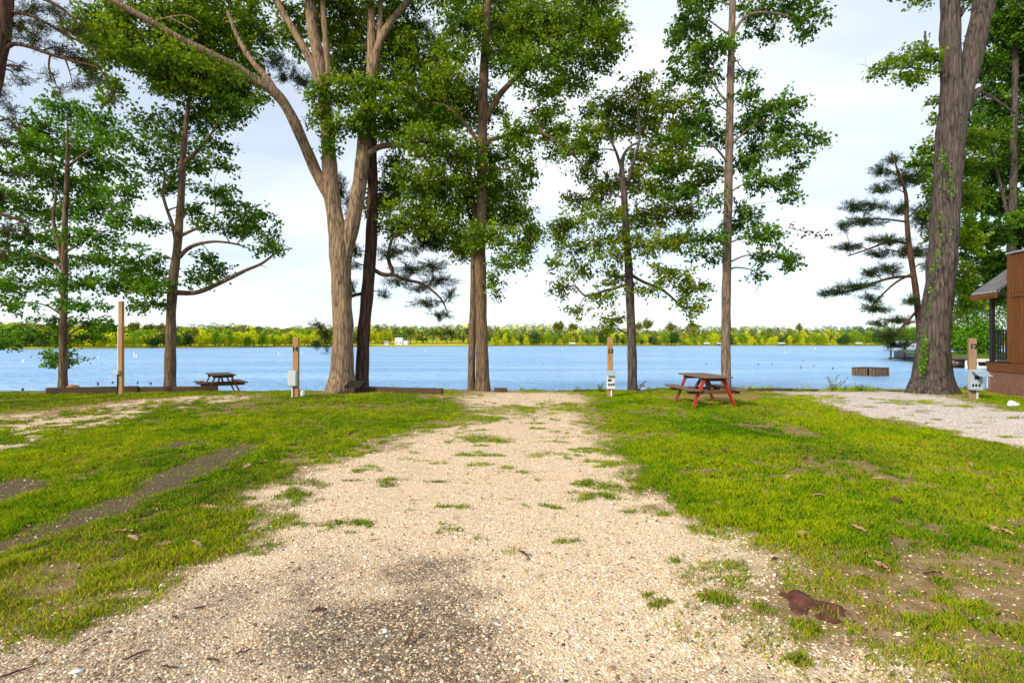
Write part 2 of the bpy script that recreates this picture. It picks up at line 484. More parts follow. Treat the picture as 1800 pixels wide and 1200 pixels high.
# bluish open shade on the right-hand drive, put into the gravel colour
sx = t.n('ShaderNodeSeparateXYZ'); t.l(oc, sx.inputs[0])
cool_shade = t.ramp(t.math('DIVIDE', t.math('SUBTRACT', sx.outputs[0], 4.5), 4.0), [(0, 0.0), (1, .75)])
g = t.mix(cool_shade, g, t.ramp(sepd.outputs[0], [(0, (.26, .215, .205)), (.5, (.60, .535, .51)), (1, (.80, .76, .75))]))
soil = t.ramp(nfine, [(.25, (.16, .095, .045)), (.5, (.36, .235, .12)), (.75, (.55, .40, .24))])
soil = t.mix(t.ramp(nvf, [(.35, .55), (.6, 0.0)]), soil, (.13, .085, .04))
soil = t.mix(t.attr('clay').outputs['Fac'], soil, t.ramp(nfine, [(.3, (.26, .12, .05)), (.7, (.46, .25, .12))]))
soil = t.mix(t.attr('track').outputs['Fac'], soil, t.ramp(nvf, [(.3, (.06, .042, .028)), (.55, (.15, .105, .07)), (.75, (.28, .20, .13))]))
gv = t.attr('gravel').outputs['Fac']
c = t.mix(gv, soil, g)
ring = t.math('MULTIPLY', t.math('MULTIPLY', gv, t.math('SUBTRACT', 1.0, gv)), t.ramp(nfine, [(.35, 1.2), (.65, 3.2)]))
c = t.mix(t.math('MINIMUM', ring, .8), c, t.ramp(nvf, [(.3, (.16, .095, .04)), (.7, (.36, .24, .11))]))
gu = t.ramp(nfine, [(.3, (.035, .045, .008)), (.6, (.11, .12, .014)), (.8, (.26, .21, .05))])
c = t.mix(t.math('MULTIPLY', t.attr('cover').outputs['Fac'], .88), c, gu)
hh = t.math('ADD', t.math('MULTIPLY', vor.outputs['Distance'], -1.0), t.math('MULTIPLY', nfine, .6))
bumpn = t.bump(hh, .55, .018)
GMAT = t.done(t.principled(c, .93, bumpn, 0, .12))
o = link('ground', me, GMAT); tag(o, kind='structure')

def grid_lookup(arr, X, Y):
    ix = np.clip(np.searchsorted(gx, X), 0, NX - 1); iy = np.clip(np.searchsorted(gy, Y), 0, NY - 1)
    return arr[iy, ix]
def ground_z(x, y):
    return float(grid_lookup(GZ, np.array([x]), np.array([y]))[0])

# grass blades: one uncountable mass
def grass():
    N0 = 7000000
    # sample Y with density ~ Y * Y^-1.5 (area times falloff)
    u = RNG.random(N0)
    y0, y1 = 1.9, 17.25
    Y = (np.sqrt(y0) + u * (np.sqrt(y1) - np.sqrt(y0))) ** 2
    X = (RNG.random(N0) * 2 - 1) * (Y * 1.08 + 2.4)
    cov = grid_lookup(gm[1], X, Y)
    clump = fbm(X * 7, Y * 7, 81, 2); big = fbm(X * .9, Y * .9, 83, 3)
    keep = RNG.random(N0) < cov * sstep(.22, .62, clump + .15 * cov) * .5
    X, Y, cov, clump, big = X[keep], Y[keep], cov[keep], clump[keep], big[keep]
    Z = grid_lookup(GZ, X, Y)
    st = grid_lookup(gm[5], X, Y)
    n = len(X)
    h = (.014 + .036 * RNG.random(n) ** 1.6) * (.55 + .7 * cov) * (.7 + .7 * clump) * (.75 + .5 * big)
    fr = sstep(16.2, 16.9, Y); h = h * (1 + fr * 1.3 * (RNG.random(n) ** 3) * 2)
    w = (.0018 + .0020 * RNG.random(n)) * (.8 + .10 * Y)
    a = RNG.random(n) * 2 * np.pi; b = RNG.random(n) * 2 * np.pi
    lean = h * (.12 + .75 * RNG.random(n))
    base = np.stack([X, Y, Z - .004], -1)
    side = np.stack([np.cos(a) * w, np.sin(a) * w, 0 * w], -1)
    tip = base + np.stack([np.cos(b) * lean, np.sin(b) * lean, h], -1)
    midp = base + np.stack([np.cos(b) * lean * .3, np.sin(b) * lean * .3, h * .62], -1)
    Vv = np.stack([base - side, base + side, midp + side * .8, tip, midp - side * .8], 1).reshape(-1, 3)
    i = np.arange(n) * 5
    me = np_mesh('grass', Vv, np.stack([i, i + 1, i + 2, i + 3, i + 4], -1))
    tint = np.clip(.50 * RNG.random(n) + .75 * (big - .5) + .55 * (clump - .5) + .28 + .25 * (fbm(X * .45, Y * .45, 87, 3) - .5), 0, 1)
    dry = (RNG.random(n) < (.05 + .26 * st + .28 * (1 - cov) * (cov < .8))).astype(float) * (.5 + .5 * RNG.random(n))
    point_attr(me, 'tint', np.repeat(tint, 5)); point_attr(me, 'dry', np.repeat(dry, 5))
    t = NT('grass')
    col = t.ramp(t.attr('tint').outputs['Fac'], [(.05, (.028, .115, .002)), (.45, (.16, .33, .003)), (.95, (.50, .57, .008))])
    col = t.mix(t.attr('dry').outputs['Fac'], col, (.44, .31, .07))
    geo = t.n('ShaderNodeNewGeometry')
    vm = t.n('ShaderNodeVectorMath', operation='ADD'); sc = t.n('ShaderNodeVectorMath', operation='SCALE'); sc.inputs['Scale'].default_value = .5
    t.l(geo.outputs['Normal'], sc.inputs[0]); t.l(sc.outputs[0], vm.inputs[0]); vm.inputs[1].default_value = (0, 0, .8)
    nn = t.n('ShaderNodeVectorMath', operation='NORMALIZE'); t.l(vm.outputs[0], nn.inputs[0])
    p = t.principled(col, .8, nn.outputs[0], 0, .03)
    tr = t.n('ShaderNodeBsdfTranslucent'); t.l(col, tr.inputs[0])
    m2 = t.n('ShaderNodeMixShader'); m2.inputs[0].default_value = .25
    t.l(p, m2.inputs[1]); t.l(tr.outputs[0], m2.inputs[2])
    o = link('grass', me, t.done(m2.outputs[0]))
    tag(o, 'short green lawn grass growing over the campsites', 'grass', kind='stuff')
    print('blades', n)
grass()

# loose gravel stones: one uncountable mass
def stones():
    N0 = 300000
    u = RNG.random(N0); y0, y1 = 1.9, 15.5
    Y = np.exp(np.log(y0) + u * (np.log(y1) - np.log(y0)))
    X = (RNG.random(N0) * 2 - 1) * (Y * 1.06 + .6)
    gr = grid_lookup(gm[0], X, Y) * (1 - .8 * grid_lookup(gm[1], X, Y)); gk = grid_lookup(gm[2], X, Y)
    keep = RNG.random(N0) < gr * (.85 - .50 * gk) + .012 + .10 * grid_lookup(gm[5], X, Y) * (Y < 6)
    X, Y, gk = X[keep], Y[keep], gk[keep]
    n = len(X); Z = grid_lookup(GZ, X, Y)
    s = (.0026 + .0078 * RNG.random(n) ** 3.4) * (.75 + .06 * Y)
    big = RNG.random(n) < .006; s = np.where(big, s * 1.6 + .006, s)
    base = np.array([(1, 0, 0), (-1, 0, 0), (0, 1, 0), (0, -1, 0), (0, 0, 1), (.7, .7, .55), (-.7, .7, .5), (-.7, -.7, .55), (.7, -.7, .5)], float)
    Vv = base[None] * (1 + (RNG.random((n, 9, 3)) - .5) * .55)
    a = RNG.random(n) * 6.283; ca, sa = np.cos(a), np.sin(a)
    el = np.stack([1 + .5 * RNG.random(n), .75 + .3 * RNG.random(n), .45 + .4 * RNG.random(n)], -1)
    Vv = Vv * el[:, None, :] * s[:, None, None]
    x = Vv[..., 0] * ca[:, None] - Vv[..., 1] * sa[:, None]; y = Vv[..., 0] * sa[:, None] + Vv[..., 1] * ca[:, None]
    Vv = np.stack([x + X[:, None], y + Y[:, None], Vv[..., 2] + Z[:, None]], -1).reshape(-1, 3)
    tri = np.array([(0, 2, 5), (2, 1, 6), (1, 3, 7), (3, 0, 8), (5, 2, 6), (6, 1, 7), (7, 3, 8), (8, 0, 5), (4, 5, 6), (4, 6, 7), (4, 7, 8), (4, 8, 5)])
    Ff = (np.arange(n)[:, None, None] * 9 + tri[None]).reshape(-1, 3)
    me = np_mesh('gravel', Vv, Ff)
    tint = RNG.random(n); tint = np.where((tint < .3) & (RNG.random(n) < .62), .4 + tint, tint); tint = np.where(RNG.random(n) < gk * .62, tint * .36, tint)
    cool_shade = np.clip((X - 5) / 4, 0, 1) * (Y > 8)  # stones at the right carry the shade's bluish tint in their colour
    point_attr(me, 'tint', np.repeat(tint, 9)); point_attr(me, 'cool_shade', np.repeat(cool_shade, 9))
    t = NT('gravel')
    col = t.ramp(t.attr('tint').outputs['Fac'], [(0, (.05, .04, .032)), (.14, (.15, .105, .07)), (.3, (.42, .28, .16)), (.5, (.78, .59, .39)), (.72, (.86, .71, .52)), (.84, (.78, .46, .22)), (.92, (.90, .82, .70)), (1, (.9, .89, .86))])
    col = t.mix(t.attr('cool_shade').outputs['Fac'], col, (.64, .585, .575))
    o = link('gravel', me, t.done(t.principled(col, .85, None, 0, .2)))
    tag(o, 'loose pale gravel stones scattered over the camp pads', 'gravel', kind='stuff')
    print('stones', n)
stones()

# litter: crumbs of bark, straw and leaf, one uncountable mass
def litter():
    n = 9000
    u = RNG.random(n); y0, y1 = 2.0, 16.0
    Y = (np.sqrt(y0) + u * (np.sqrt(y1) - np.sqrt(y0))) ** 2
    X = (RNG.random(n) * 2 - 1) * (Y * 1.06 + .8)
    keep = RNG.random(n) < (1 - .75 * grid_lookup(gm[0], X, Y)) * (.35 + .65 * fbm(X * .8, Y * .8, 95, 3))
    X, Y = X[keep], Y[keep]; n = len(X); Z = grid_lookup(GZ, X, Y) + .004 + .022 * RNG.random(n) * grid_lookup(gm[1], X, Y)
    d = RNG.normal(size=(n, 3)) * np.array([1, 1, .25]); nr = RNG.normal(size=(n, 3)) * .5 + np.array([0, 0, 1])
    L = (.010 + .035 * RNG.random(n) ** 2) * (.8 + .05 * Y); Wd = L * (.08 + .22 * RNG.random(n) ** 2)
    me = leaf_mesh('leaf_litter', np.stack([X, Y, Z], -1), d, nr, L, Wd, RNG.random(n))
    t = NT('leaf_litter')
    col = t.ramp(t.attr('tint').outputs['Fac'], [(0, (.06, .032, .018)), (.4, (.22, .12, .055)), (.75, (.45, .29, .14)), (1, (.66, .5, .30))])
    tag(link('leaf_litter', me, t.done(t.principled(col, .85, None, 0, .1))), 'crumbs of bark, straw and dead leaf strewn over the lawn', 'leaf litter', kind='stuff')

# ------------------------------------------------------------------ water
wme = np_mesh('lake', [(-1500, 17.6, WATER), (1500, 17.6, WATER), (1500, 1600, WATER), (-1500, 1600, WATER)], np.array([[0, 1, 2, 3]]))
t = NT('lake')
oc = t.coord('Object', (.45, .8, 1.0), (0, 0, R(-8)))
n1 = t.noise(oc, .8, 4, .6); n2 = t.noise(oc, 2.6, 3, .6); n3 = t.noise(t.coord('Object', (.25, 1.6, 1)), .10, 3, .5)
h = t.math('ADD', t.math('MULTIPLY', n1, 1.0), t.math('MULTIPLY', n2, .5))
col = t.ramp(n3, [(.35, (.18, .39, .68)), (.65, (.34, .56, .85))])
bnd = t.bump(h, 1.0, 1.1)
dif = t.n('ShaderNodeBsdfDiffuse'); t.l(col, dif.inputs[0]); t.l(bnd, dif.inputs[2])
gl = t.n('ShaderNodeBsdfGlossy'); gl.inputs['Roughness'].default_value = .18; gl.inputs[0].default_value = (.74, .87, 1.0, 1); t.l(bnd, gl.inputs['Normal'])
fr = t.n('ShaderNodeFresnel'); fr.inputs[0].default_value = 1.33; t.l(bnd, fr.inputs['Normal'])
ff = t.math('MINIMUM', t.math('ADD', t.math('MULTIPLY', fr.outputs[0], .8), .12), .72)
m3 = t.n('ShaderNodeMixShader'); t.l(ff, m3.inputs[0]); t.l(dif.outputs[0], m3.inputs[1]); t.l(gl.outputs[0], m3.inputs[2])
tag(link('lake', wme, t.done(m3.outputs[0])), kind='structure')

# ------------------------------------------------------------------ trees
def catmull(pts, vals, step):
    pts = np.asarray(pts, float); vals = np.asarray(vals, float)
    n = len(pts)
    ext = np.vstack([2 * pts[0] - pts[1], pts, 2 * pts[-1] - pts[-2]])
    ev = np.concatenate([[vals[0]], vals, [vals[-1]]])
    op, ov = [], []
    for i in range(n - 1):
        p0, p1, p2, p3 = ext[i:i + 4]
        k = max(1, int(np.linalg.norm(p2 - p1) / step))
        for j in range(k):
            s = j / k
            op.append(.5 * (2 * p1 + (p2 - p0) * s + (2 * p0 - 5 * p1 + 4 * p2 - p3) * s * s + (3 * p1 - p0 - 3 * p2 + p3) * s ** 3))
            ov.append(ev[i + 1] * (1 - s) + ev[i + 2] * s)
    op.append(pts[-1]); ov.append(vals[-1])
    return np.array(op), np.array(ov)

class Wood:
    def __init__(s): s.V = []; s.F = []; s.n = 0
    def tube(s, pts, rad, sides=8, ridge=0.0, flare=0.0, seed=0, bumpy=0.0):
        pts = np.asarray(pts, float); rad = np.asarray(rad, float); m = len(pts)
        tan = np.gradient(pts, axis=0); tan /= np.linalg.norm(tan, axis=1)[:, None] + 1e-9
        ref = np.array([0.0, 1, 0]) if abs(tan[0][1]) < .9 else np.array([1.0, 0, 0])
        u = np.cross(ref, tan[0]); u /= np.linalg.norm(u)
        rings = []
        th = np.arange(sides) * 2 * np.pi / sides
        dist = np.concatenate([[0], np.cumsum(np.linalg.norm(np.diff(pts, axis=0), axis=1))])
        for i in range(m):
            u = u - tan[i] * np.dot(u, tan[i]); u /= np.linalg.norm(u) + 1e-9
            v = np.cross(tan[i], u)
            r = np.full(sides, rad[i])
            if ridge:
                r = r * (1 + ridge * (vnoise(th * sides / 5.5, np.full(sides, dist[i] * 2.0), seed) - .5) * 2)
            if bumpy:
                r = r * (1 + bumpy * (vnoise(th * 1.3 + 7, np.full(sides, dist[i] * 1.4), seed + 3) - .5) * 2)
            if flare:
                k = math.exp(-dist[i] / .42)
                lob = .5 + .5 * np.cos(5 * th + seed) * (.6 + .4 * np.cos(2 * th + seed * 2))
                r = r * (1 + flare * k * (.35 + .65 * lob))
            rings.append(pts[i] + np.outer(np.cos(th) * r, u) + np.outer(np.sin(th) * r, v))
        base = s.n
        for rg in rings: s.V.append(rg)
        ii = np.arange(sides); jj = (ii + 1) % sides
        for i in range(m - 1):
            a = base + i * sides; b = a + sides
            s.F.append(np.stack([a + ii, a + jj, b + jj, b + ii], -1))
        s.V.append(pts[-1:]); tip = base + m * sides
        a = base + (m - 1) * sides
        s.F.append(np.stack([a + ii, a + jj, np.full(sides, tip), np.full(sides, tip)], -1)[:, :3].repeat(1, 0) if False else np.zeros((0, 4), int))
        s.n = tip + 1
    def twigs(s, A, B, r):
        A = np.asarray(A); B = np.asarray(B); n = len(A)
        if n == 0: return
        d = B - A; d /= np.linalg.norm(d, axis=1)[:, None] + 1e-9
        x = np.cross(d, [0.13, .2, .97]); x /= np.linalg.norm(x, axis=1)[:, None] + 1e-9
        y = np.cross(d, x)
        th = np.arange(3) * 2 * np.pi / 3
        off = np.cos(th)[None, :, None] * x[:, None] + np.sin(th)[None, :, None] * y[:, None]
        r = np.asarray(r)[:, None, None] * np.ones((n, 1, 1))
        V = np.concatenate([A[:, None] + off * r, B[:, None] + off * r * .4], 1).reshape(-1, 3)
        q = np.array([(0, 1, 4, 3), (1, 2, 5, 4), (2, 0, 3, 5)])
        s.F.append((s.n + np.arange(n)[:, None, None] * 6 + q[None]).reshape(-1, 4))
        s.V.append(V); s.n += n * 6
    def mesh(s, name):
        return np_mesh(name, np.vstack(s.V), np.vstack([f for f in s.F if len(f)]), True)

def leaf_mesh(name, Pn, axis_, nrm, L, Wd, tint):
    n = len(Pn)
    axis_ = axis_ / (np.linalg.norm(axis_, axis=1)[:, None] + 1e-9)
    sd_ = np.cross(nrm, axis_); sd_ /= np.linalg.norm(sd_, axis=1)[:, None] + 1e-9
    up = np.cross(axis_, sd_)
    L = L[:, None]; Wd = Wd[:, None]
    tip = Pn + axis_ * L - up * L * .12
    m1 = Pn + axis_ * L * .55
    V = np.stack([Pn, m1 + sd_ * Wd + up * Wd * .35, tip, m1 - sd_ * Wd + up * Wd * .35], 1).reshape(-1, 3)
    i = np.arange(n) * 4
    me = np_mesh(name, V, np.stack([i, i + 1, i + 2, i + 3], -1))
    point_attr(me, 'tint', np.repeat(tint, 4))
    return me

def unit_ball(n, rng):
    d = rng.normal(size=(n, 3)); d /= np.linalg.norm(d, axis=1)[:, None]
    return d * (rng.random(n) ** .42)[:, None]

def tree(name, label, cat, Y, stems, clumps, bark, leaf, base_z=None, kind='leaf', dens=2.4, size=.12, depth=1.3, flat=1.0,
         seed=1, flare=.5, sides=28, group=None, extra=None, front_clear=.7, twig_r=.006, limb_scale=1.0, bare=None):
    rng = np.random.default_rng(seed); rr = random.Random(seed)
    wood = Wood(); sk_p, sk_r = [], []
    first = stems[0][0][0]
    b = P(first[0], first[1], Y + (first[2] if len(first) > 2 else 0))
    if base_z is not None: b[2] = base_z
    root = empty(name, b); tag(root, label, cat, group)
    for si, (pp, ww) in enumerate(stems):
        pts, rad = [], []
        for q, w in zip(pp, ww):
            yy = Y + (q[2] if len(q) > 2 else 0)
            pts.append(P(q[0], q[1], yy)); rad.append(w / 2 * yy / F * .94)
        if si == 0:
            pts[0][2] = b[2] - .25
        pts, rad = catmull(pts, rad, .11)
        rad = rad * (1 + .03 * np.sin(np.arange(len(rad)) * .7 + si))
        big = rad[0] > .09
        wood.tube(pts - b, rad, sides if big else 10, .05 if big else .02, flare if si == 0 else 0, seed + si, .07 if big else .05)
        sk_p.append(pts[::2]); sk_r.append(rad[::2])
    SP = np.vstack(sk_p); SR = np.concatenate(sk_r)
    leaves = []   # (pos, outward dir, tint shift)
    cl = []
    for c in clumps:
        px, py, rx, ry = c[:4]
        dy = c[4] if len(c) > 4 else rr.uniform(-.8, 1) * depth
        if len(c) <= 4:
            tx = float(np.interp(-py, [-q[1] for q in stems[0][0]], [q[0] for q in stems[0][0]]))
            if abs(px - tx) < rx * .9 and rr.random() < front_clear: dy = rr.uniform(.35, 1.0) * depth
        yy = Y + dy
        ctr = P(px, py, yy)
        cl.append((np.min(np.linalg.norm(SP - ctr, axis=1)), ctr, rx * yy / F, ry * yy / F))
    cl.sort(key=lambda a: a[0])
    TA, TB, TR = [], [], []
    for d0, ctr, rx, rz in cl:
        dv = ctr - SP
        dist = np.linalg.norm(dv, axis=1); hor = np.hypot(dv[:, 0], dv[:, 1])
        cost = dist + 1.3 * np.maximum(0, -(dv[:, 2] - .15 * hor)) + .4 * (SR < .012)
        k = int(np.argmin(cost)); p0 = SP[k]; ln = dist[k]
        r0 = min(.75 * SR[k], (.012 + .016 * ln) * limb_scale)
        mid1 = p0 + (ctr - p0) * .35 + np.array([rng.normal() * .06, rng.normal() * .06, .10 + rng.normal() * .04]) * ln
        mid2 = p0 + (ctr - p0) * .72 + np.array([rng.normal() * .05, rng.normal() * .05, .07 + rng.normal() * .05]) * ln
        lp, lr = catmull([p0, mid1, mid2, ctr], [r0, r0 * .75, r0 * .5, max(r0 * .25, .005)], .12)
        if len(lp) > 2:
            wood.tube(lp - b, lr, 6, 0, 0, seed)
            SP = np.vstack([SP, lp[len(lp) // 3:]]); SR = np.concatenate([SR, lr[len(lp) // 3:]])
        ry = (rx + rz) * .5 * .9
        area = math.pi * rx * rz
        if kind == 'leaf':
            ns = max(5, int(area * dens * 17))
            q = unit_ball(ns, rng)
            if flat != 1.0:
                # horizontal layers
                lay = np.round(q[:, 2] * 2) / 2
                q[:, 2] = lay + (q[:, 2] - lay) * flat
            sc = ctr + q * np.array([rx, ry, rz]) * 1.05
            near_i = np.argmin(np.linalg.norm(sc[:, None] - lp[None, len(lp) // 3:], axis=2), axis=1)
            st = lp[len(lp) // 3:][near_i]
            TA.append(st); TB.append(sc); TR.append(np.full(ns, twig_r))
            out = sc - st + np.array([0, 0, -.03]); out /= np.linalg.norm(out, axis=1)[:, None] + 1e-6
            leaves.append((sc, out, rng.random(ns)))
        else:
            ns = max(6, int(area * dens * 62))
            q = unit_ball(ns, rng) * np.array([1.45, 1.2, 1.0]); q[:, 2] -= .35 * np.abs(q[:, 0]) * (rng.random(ns))
            sc = ctr + q * np.array([rx, ry, rz])
            near_i = np.argmin(np.linalg.norm(sc[:, None] - lp[None, len(lp) // 3:], axis=2), axis=1)
            st = lp[len(lp) // 3:][near_i]
            TA.append(st); TB.append(sc); TR.append(np.full(ns, twig_r))
            out = sc - st + np.array([0, 0, .12]); out /= np.linalg.norm(out, axis=1)[:, None] + 1e-6
            leaves.append((sc, out, rng.random(ns)))
    if bare:
        for pp, w in bare:      # dead twigs without leaves
            pts = [P(q[0], q[1], Y + (q[2] if len(q) > 2 else 0)) for q in pp]
            lp, lr = catmull(pts, np.linspace(w, w * .3, len(pts)) / 2 * Y / F, .1)
            wood.tube(lp - b, lr, 5)
            for j in range(2, len(lp)):
                if rng.random() < .5:
                    TA.append(lp[j:j + 1]); TB.append(lp[j:j + 1] + rng.normal(size=(1, 3)) * np.array([.16, .12, .16])); TR.append(np.full(1, .004))
    if TA: wood.twigs(np.vstack(TA) - b, np.vstack(TB) - b, np.concatenate(TR))
    wm_ = wood.mesh('trunk'); link('trunk', wm_, bark, root)
    if leaves:
        sc = np.vstack([a[0] for a in leaves]); out = np.vstack([a[1] for a in leaves]); tn = np.concatenate([a[2] for a in leaves])
        if kind == 'leaf':
            k = 26
            n = len(sc) * k
            S = np.repeat(sc, k, 0); O = np.repeat(out, k, 0); T0 = np.repeat(tn, k)
            along = rng.random(n) * .42 - .18
            jit = rng.normal(size=(n, 3)) * np.array([.085, .085, .055])
            Pn = S + O * along[:, None] + jit
            ax = O * .7 + rng.normal(size=(n, 3)) * .75 + np.array([0, 0, -.18])
            nr = rng.normal(size=(n, 3)) * .9 + np.array([0, -.25, .75])
            L = size * (.5 + .85 * rng.random(n)); Wd = L * (.24 + .18 * rng.random(n))
            tint = np.clip(.62 * T0 + .40 * rng.random(n) - .03 + .12 * O[:, 2], 0, 1)
            me = leaf_mesh('crown', Pn - b, ax, nr, L, Wd, tint)
        else:
            k = 26
            n = len(sc) * k
            S = np.repeat(sc, k, 0); O = np.repeat(out, k, 0); T0 = np.repeat(tn, k)
            dirs = O * .9 + rng.normal(size=(n, 3)) * .8; dirs /= np.linalg.norm(dirs, axis=1)[:, None]
            Pn = S - O * (rng.random(n) * .34)[:, None] + rng.normal(size=(n, 3)) * .015
            L = size * (.6 + .6 * rng.random(n)); Wd = np.full(n, .0062) * (.8 + .5 * rng.random(n))
            nr = rng.normal(size=(n, 3))
            tint = np.clip(.6 * T0 + .4 * rng.random(n), 0, 1)
            me = leaf_mesh('crown', Pn - b, dirs, nr, L, Wd, tint)
        link('crown', me, leaf, root)
    if extra: extra(root, b, rng)
    return root

litter()
def hull_clumps(cs, jitter=0):
    return cs

# 1 - layered maple on the left
tree('maple_tree', 'slim maple with flat green layers of leaves, leftmost trunk standing by the lake', 'tree', 16.6,
     [([(110, 688), (111, 600), (113, 500), (114, 400), (118, 300), (119, 200)], [14, 12, 11, 9.5, 7, 1.5]),
      ([(112, 470), (103, 430), (94, 385), (98, 340), (92, 290)], [7, 6, 5, 4, 1.2])],
     [(115, 190, 32, 22), (160, 215, 42, 22), (80, 225, 40, 22), (190, 245, 40, 24), (45, 255, 45, 24), (120, 265, 45, 26), (190, 290, 48, 24), (60, 305, 55, 26), (130, 325, 55, 26), (215, 335, 32, 20),
      (25, 345, 40, 22), (90, 375, 55, 22), (170, 365, 55, 22), (222, 385, 30, 14), (60, 415, 60, 16), (160, 415, 52, 16), (15, 455, 45, 17), (212, 432, 34, 9), (90, 462, 55, 15), (180, 458, 55, 16),
      (228, 472, 40, 13), (40, 503, 55, 15), (130, 498, 55, 14), (205, 500, 60, 15), (250, 508, 32, 13), (20, 535, 40, 10), (150, 535, 55, 10), (160, 570, 55, 8), (95, 565, 35, 8), (190, 577, 34, 7),
      (50, 588, 50, 8), (8, 602, 34, 9), (-30, 600, 30, 12), (145, 592, 28, 8), (110, 602, 20, 6), (115, 622, 40, 6), (130, 635, 28, 6), (95, 638, 12, 5), (-40, 420, 40, 40), (-30, 500, 40, 30), (-20, 350, 30, 30)],
     M['bark_brown'], M['leaf_maple'], seed=3, dens=2.15, size=.115, flat=.45, depth=1.5)

# 2 - oak with the long bare limb
tree('oak_tree', 'oak with a long bare crooked limb reaching right over the far picnic table', 'tree', 16.7,
     [([(299, 690), (300, 600), (303, 510), (312, 430), (318, 350), (322, 270), (332, 180), (345, 100)], [19, 17, 16.5, 14, 12, 10, 7, 2]),
      ([(304, 514), (345, 514), (385, 498), (430, 476), (460, 463), (490, 442), (514, 437)], [10, 9, 8, 6.5, 5, 3.5, 1.5]),
      ([(312, 455), (335, 434), (372, 425), (410, 428), (440, 437)], [8, 7, 5, 3.5, 2]),
      ([(316, 415), (345, 402), (380, 390)], [7, 5, 3]),
      ([(310, 430), (303, 395), (287, 345), (290, 305), (278, 285)], [7, 6, 5, 3.5, 1.2]),
      ([(320, 290), (350, 262), (375, 230)], [8, 6, 4])],
     [(330, 145, 55, 34), (395, 150, 42, 28), (280, 135, 40, 24), (350, 205, 55, 26), (262, 215, 32, 15), (405, 195, 36, 20), (310, 250, 45, 20), (380, 255, 26, 12), (250, 262, 24, 11), (322, 290, 36, 20),
      (388, 290, 20, 15), (268, 300, 18, 12), (372, 338, 36, 13), (402, 355, 28, 12), (340, 370, 28, 12), (422, 376, 34, 10), (455, 378, 22, 10), (302, 330, 22, 20), (270, 396, 28, 10), (392, 396, 42, 11),
      (432, 410, 36, 9), (447, 400, 24, 9), (480, 426, 18, 15), (487, 410, 9, 12), (370, 450, 18, 12), (365, 482, 24, 13), (340, 492, 22, 11), (385, 470, 14, 9), (268, 455, 22, 13), (235, 490, 30, 15), (282, 482, 18, 11),
      (262, 535, 34, 8), (235, 540, 20, 6), (255, 502, 36, 14), (470, 440, 18, 8), (350, 110, 50, 24)],
     M['bark_brown'], M['leaf_oak_deep'], seed=5, dens=2.5, size=.115, depth=1.1,
     bare=[([(480, 445), (490, 420), (494, 400)], 2), ([(514, 437), (500, 432), (495, 420)], 1.5), ([(455, 465), (470, 470)], 1.5)])

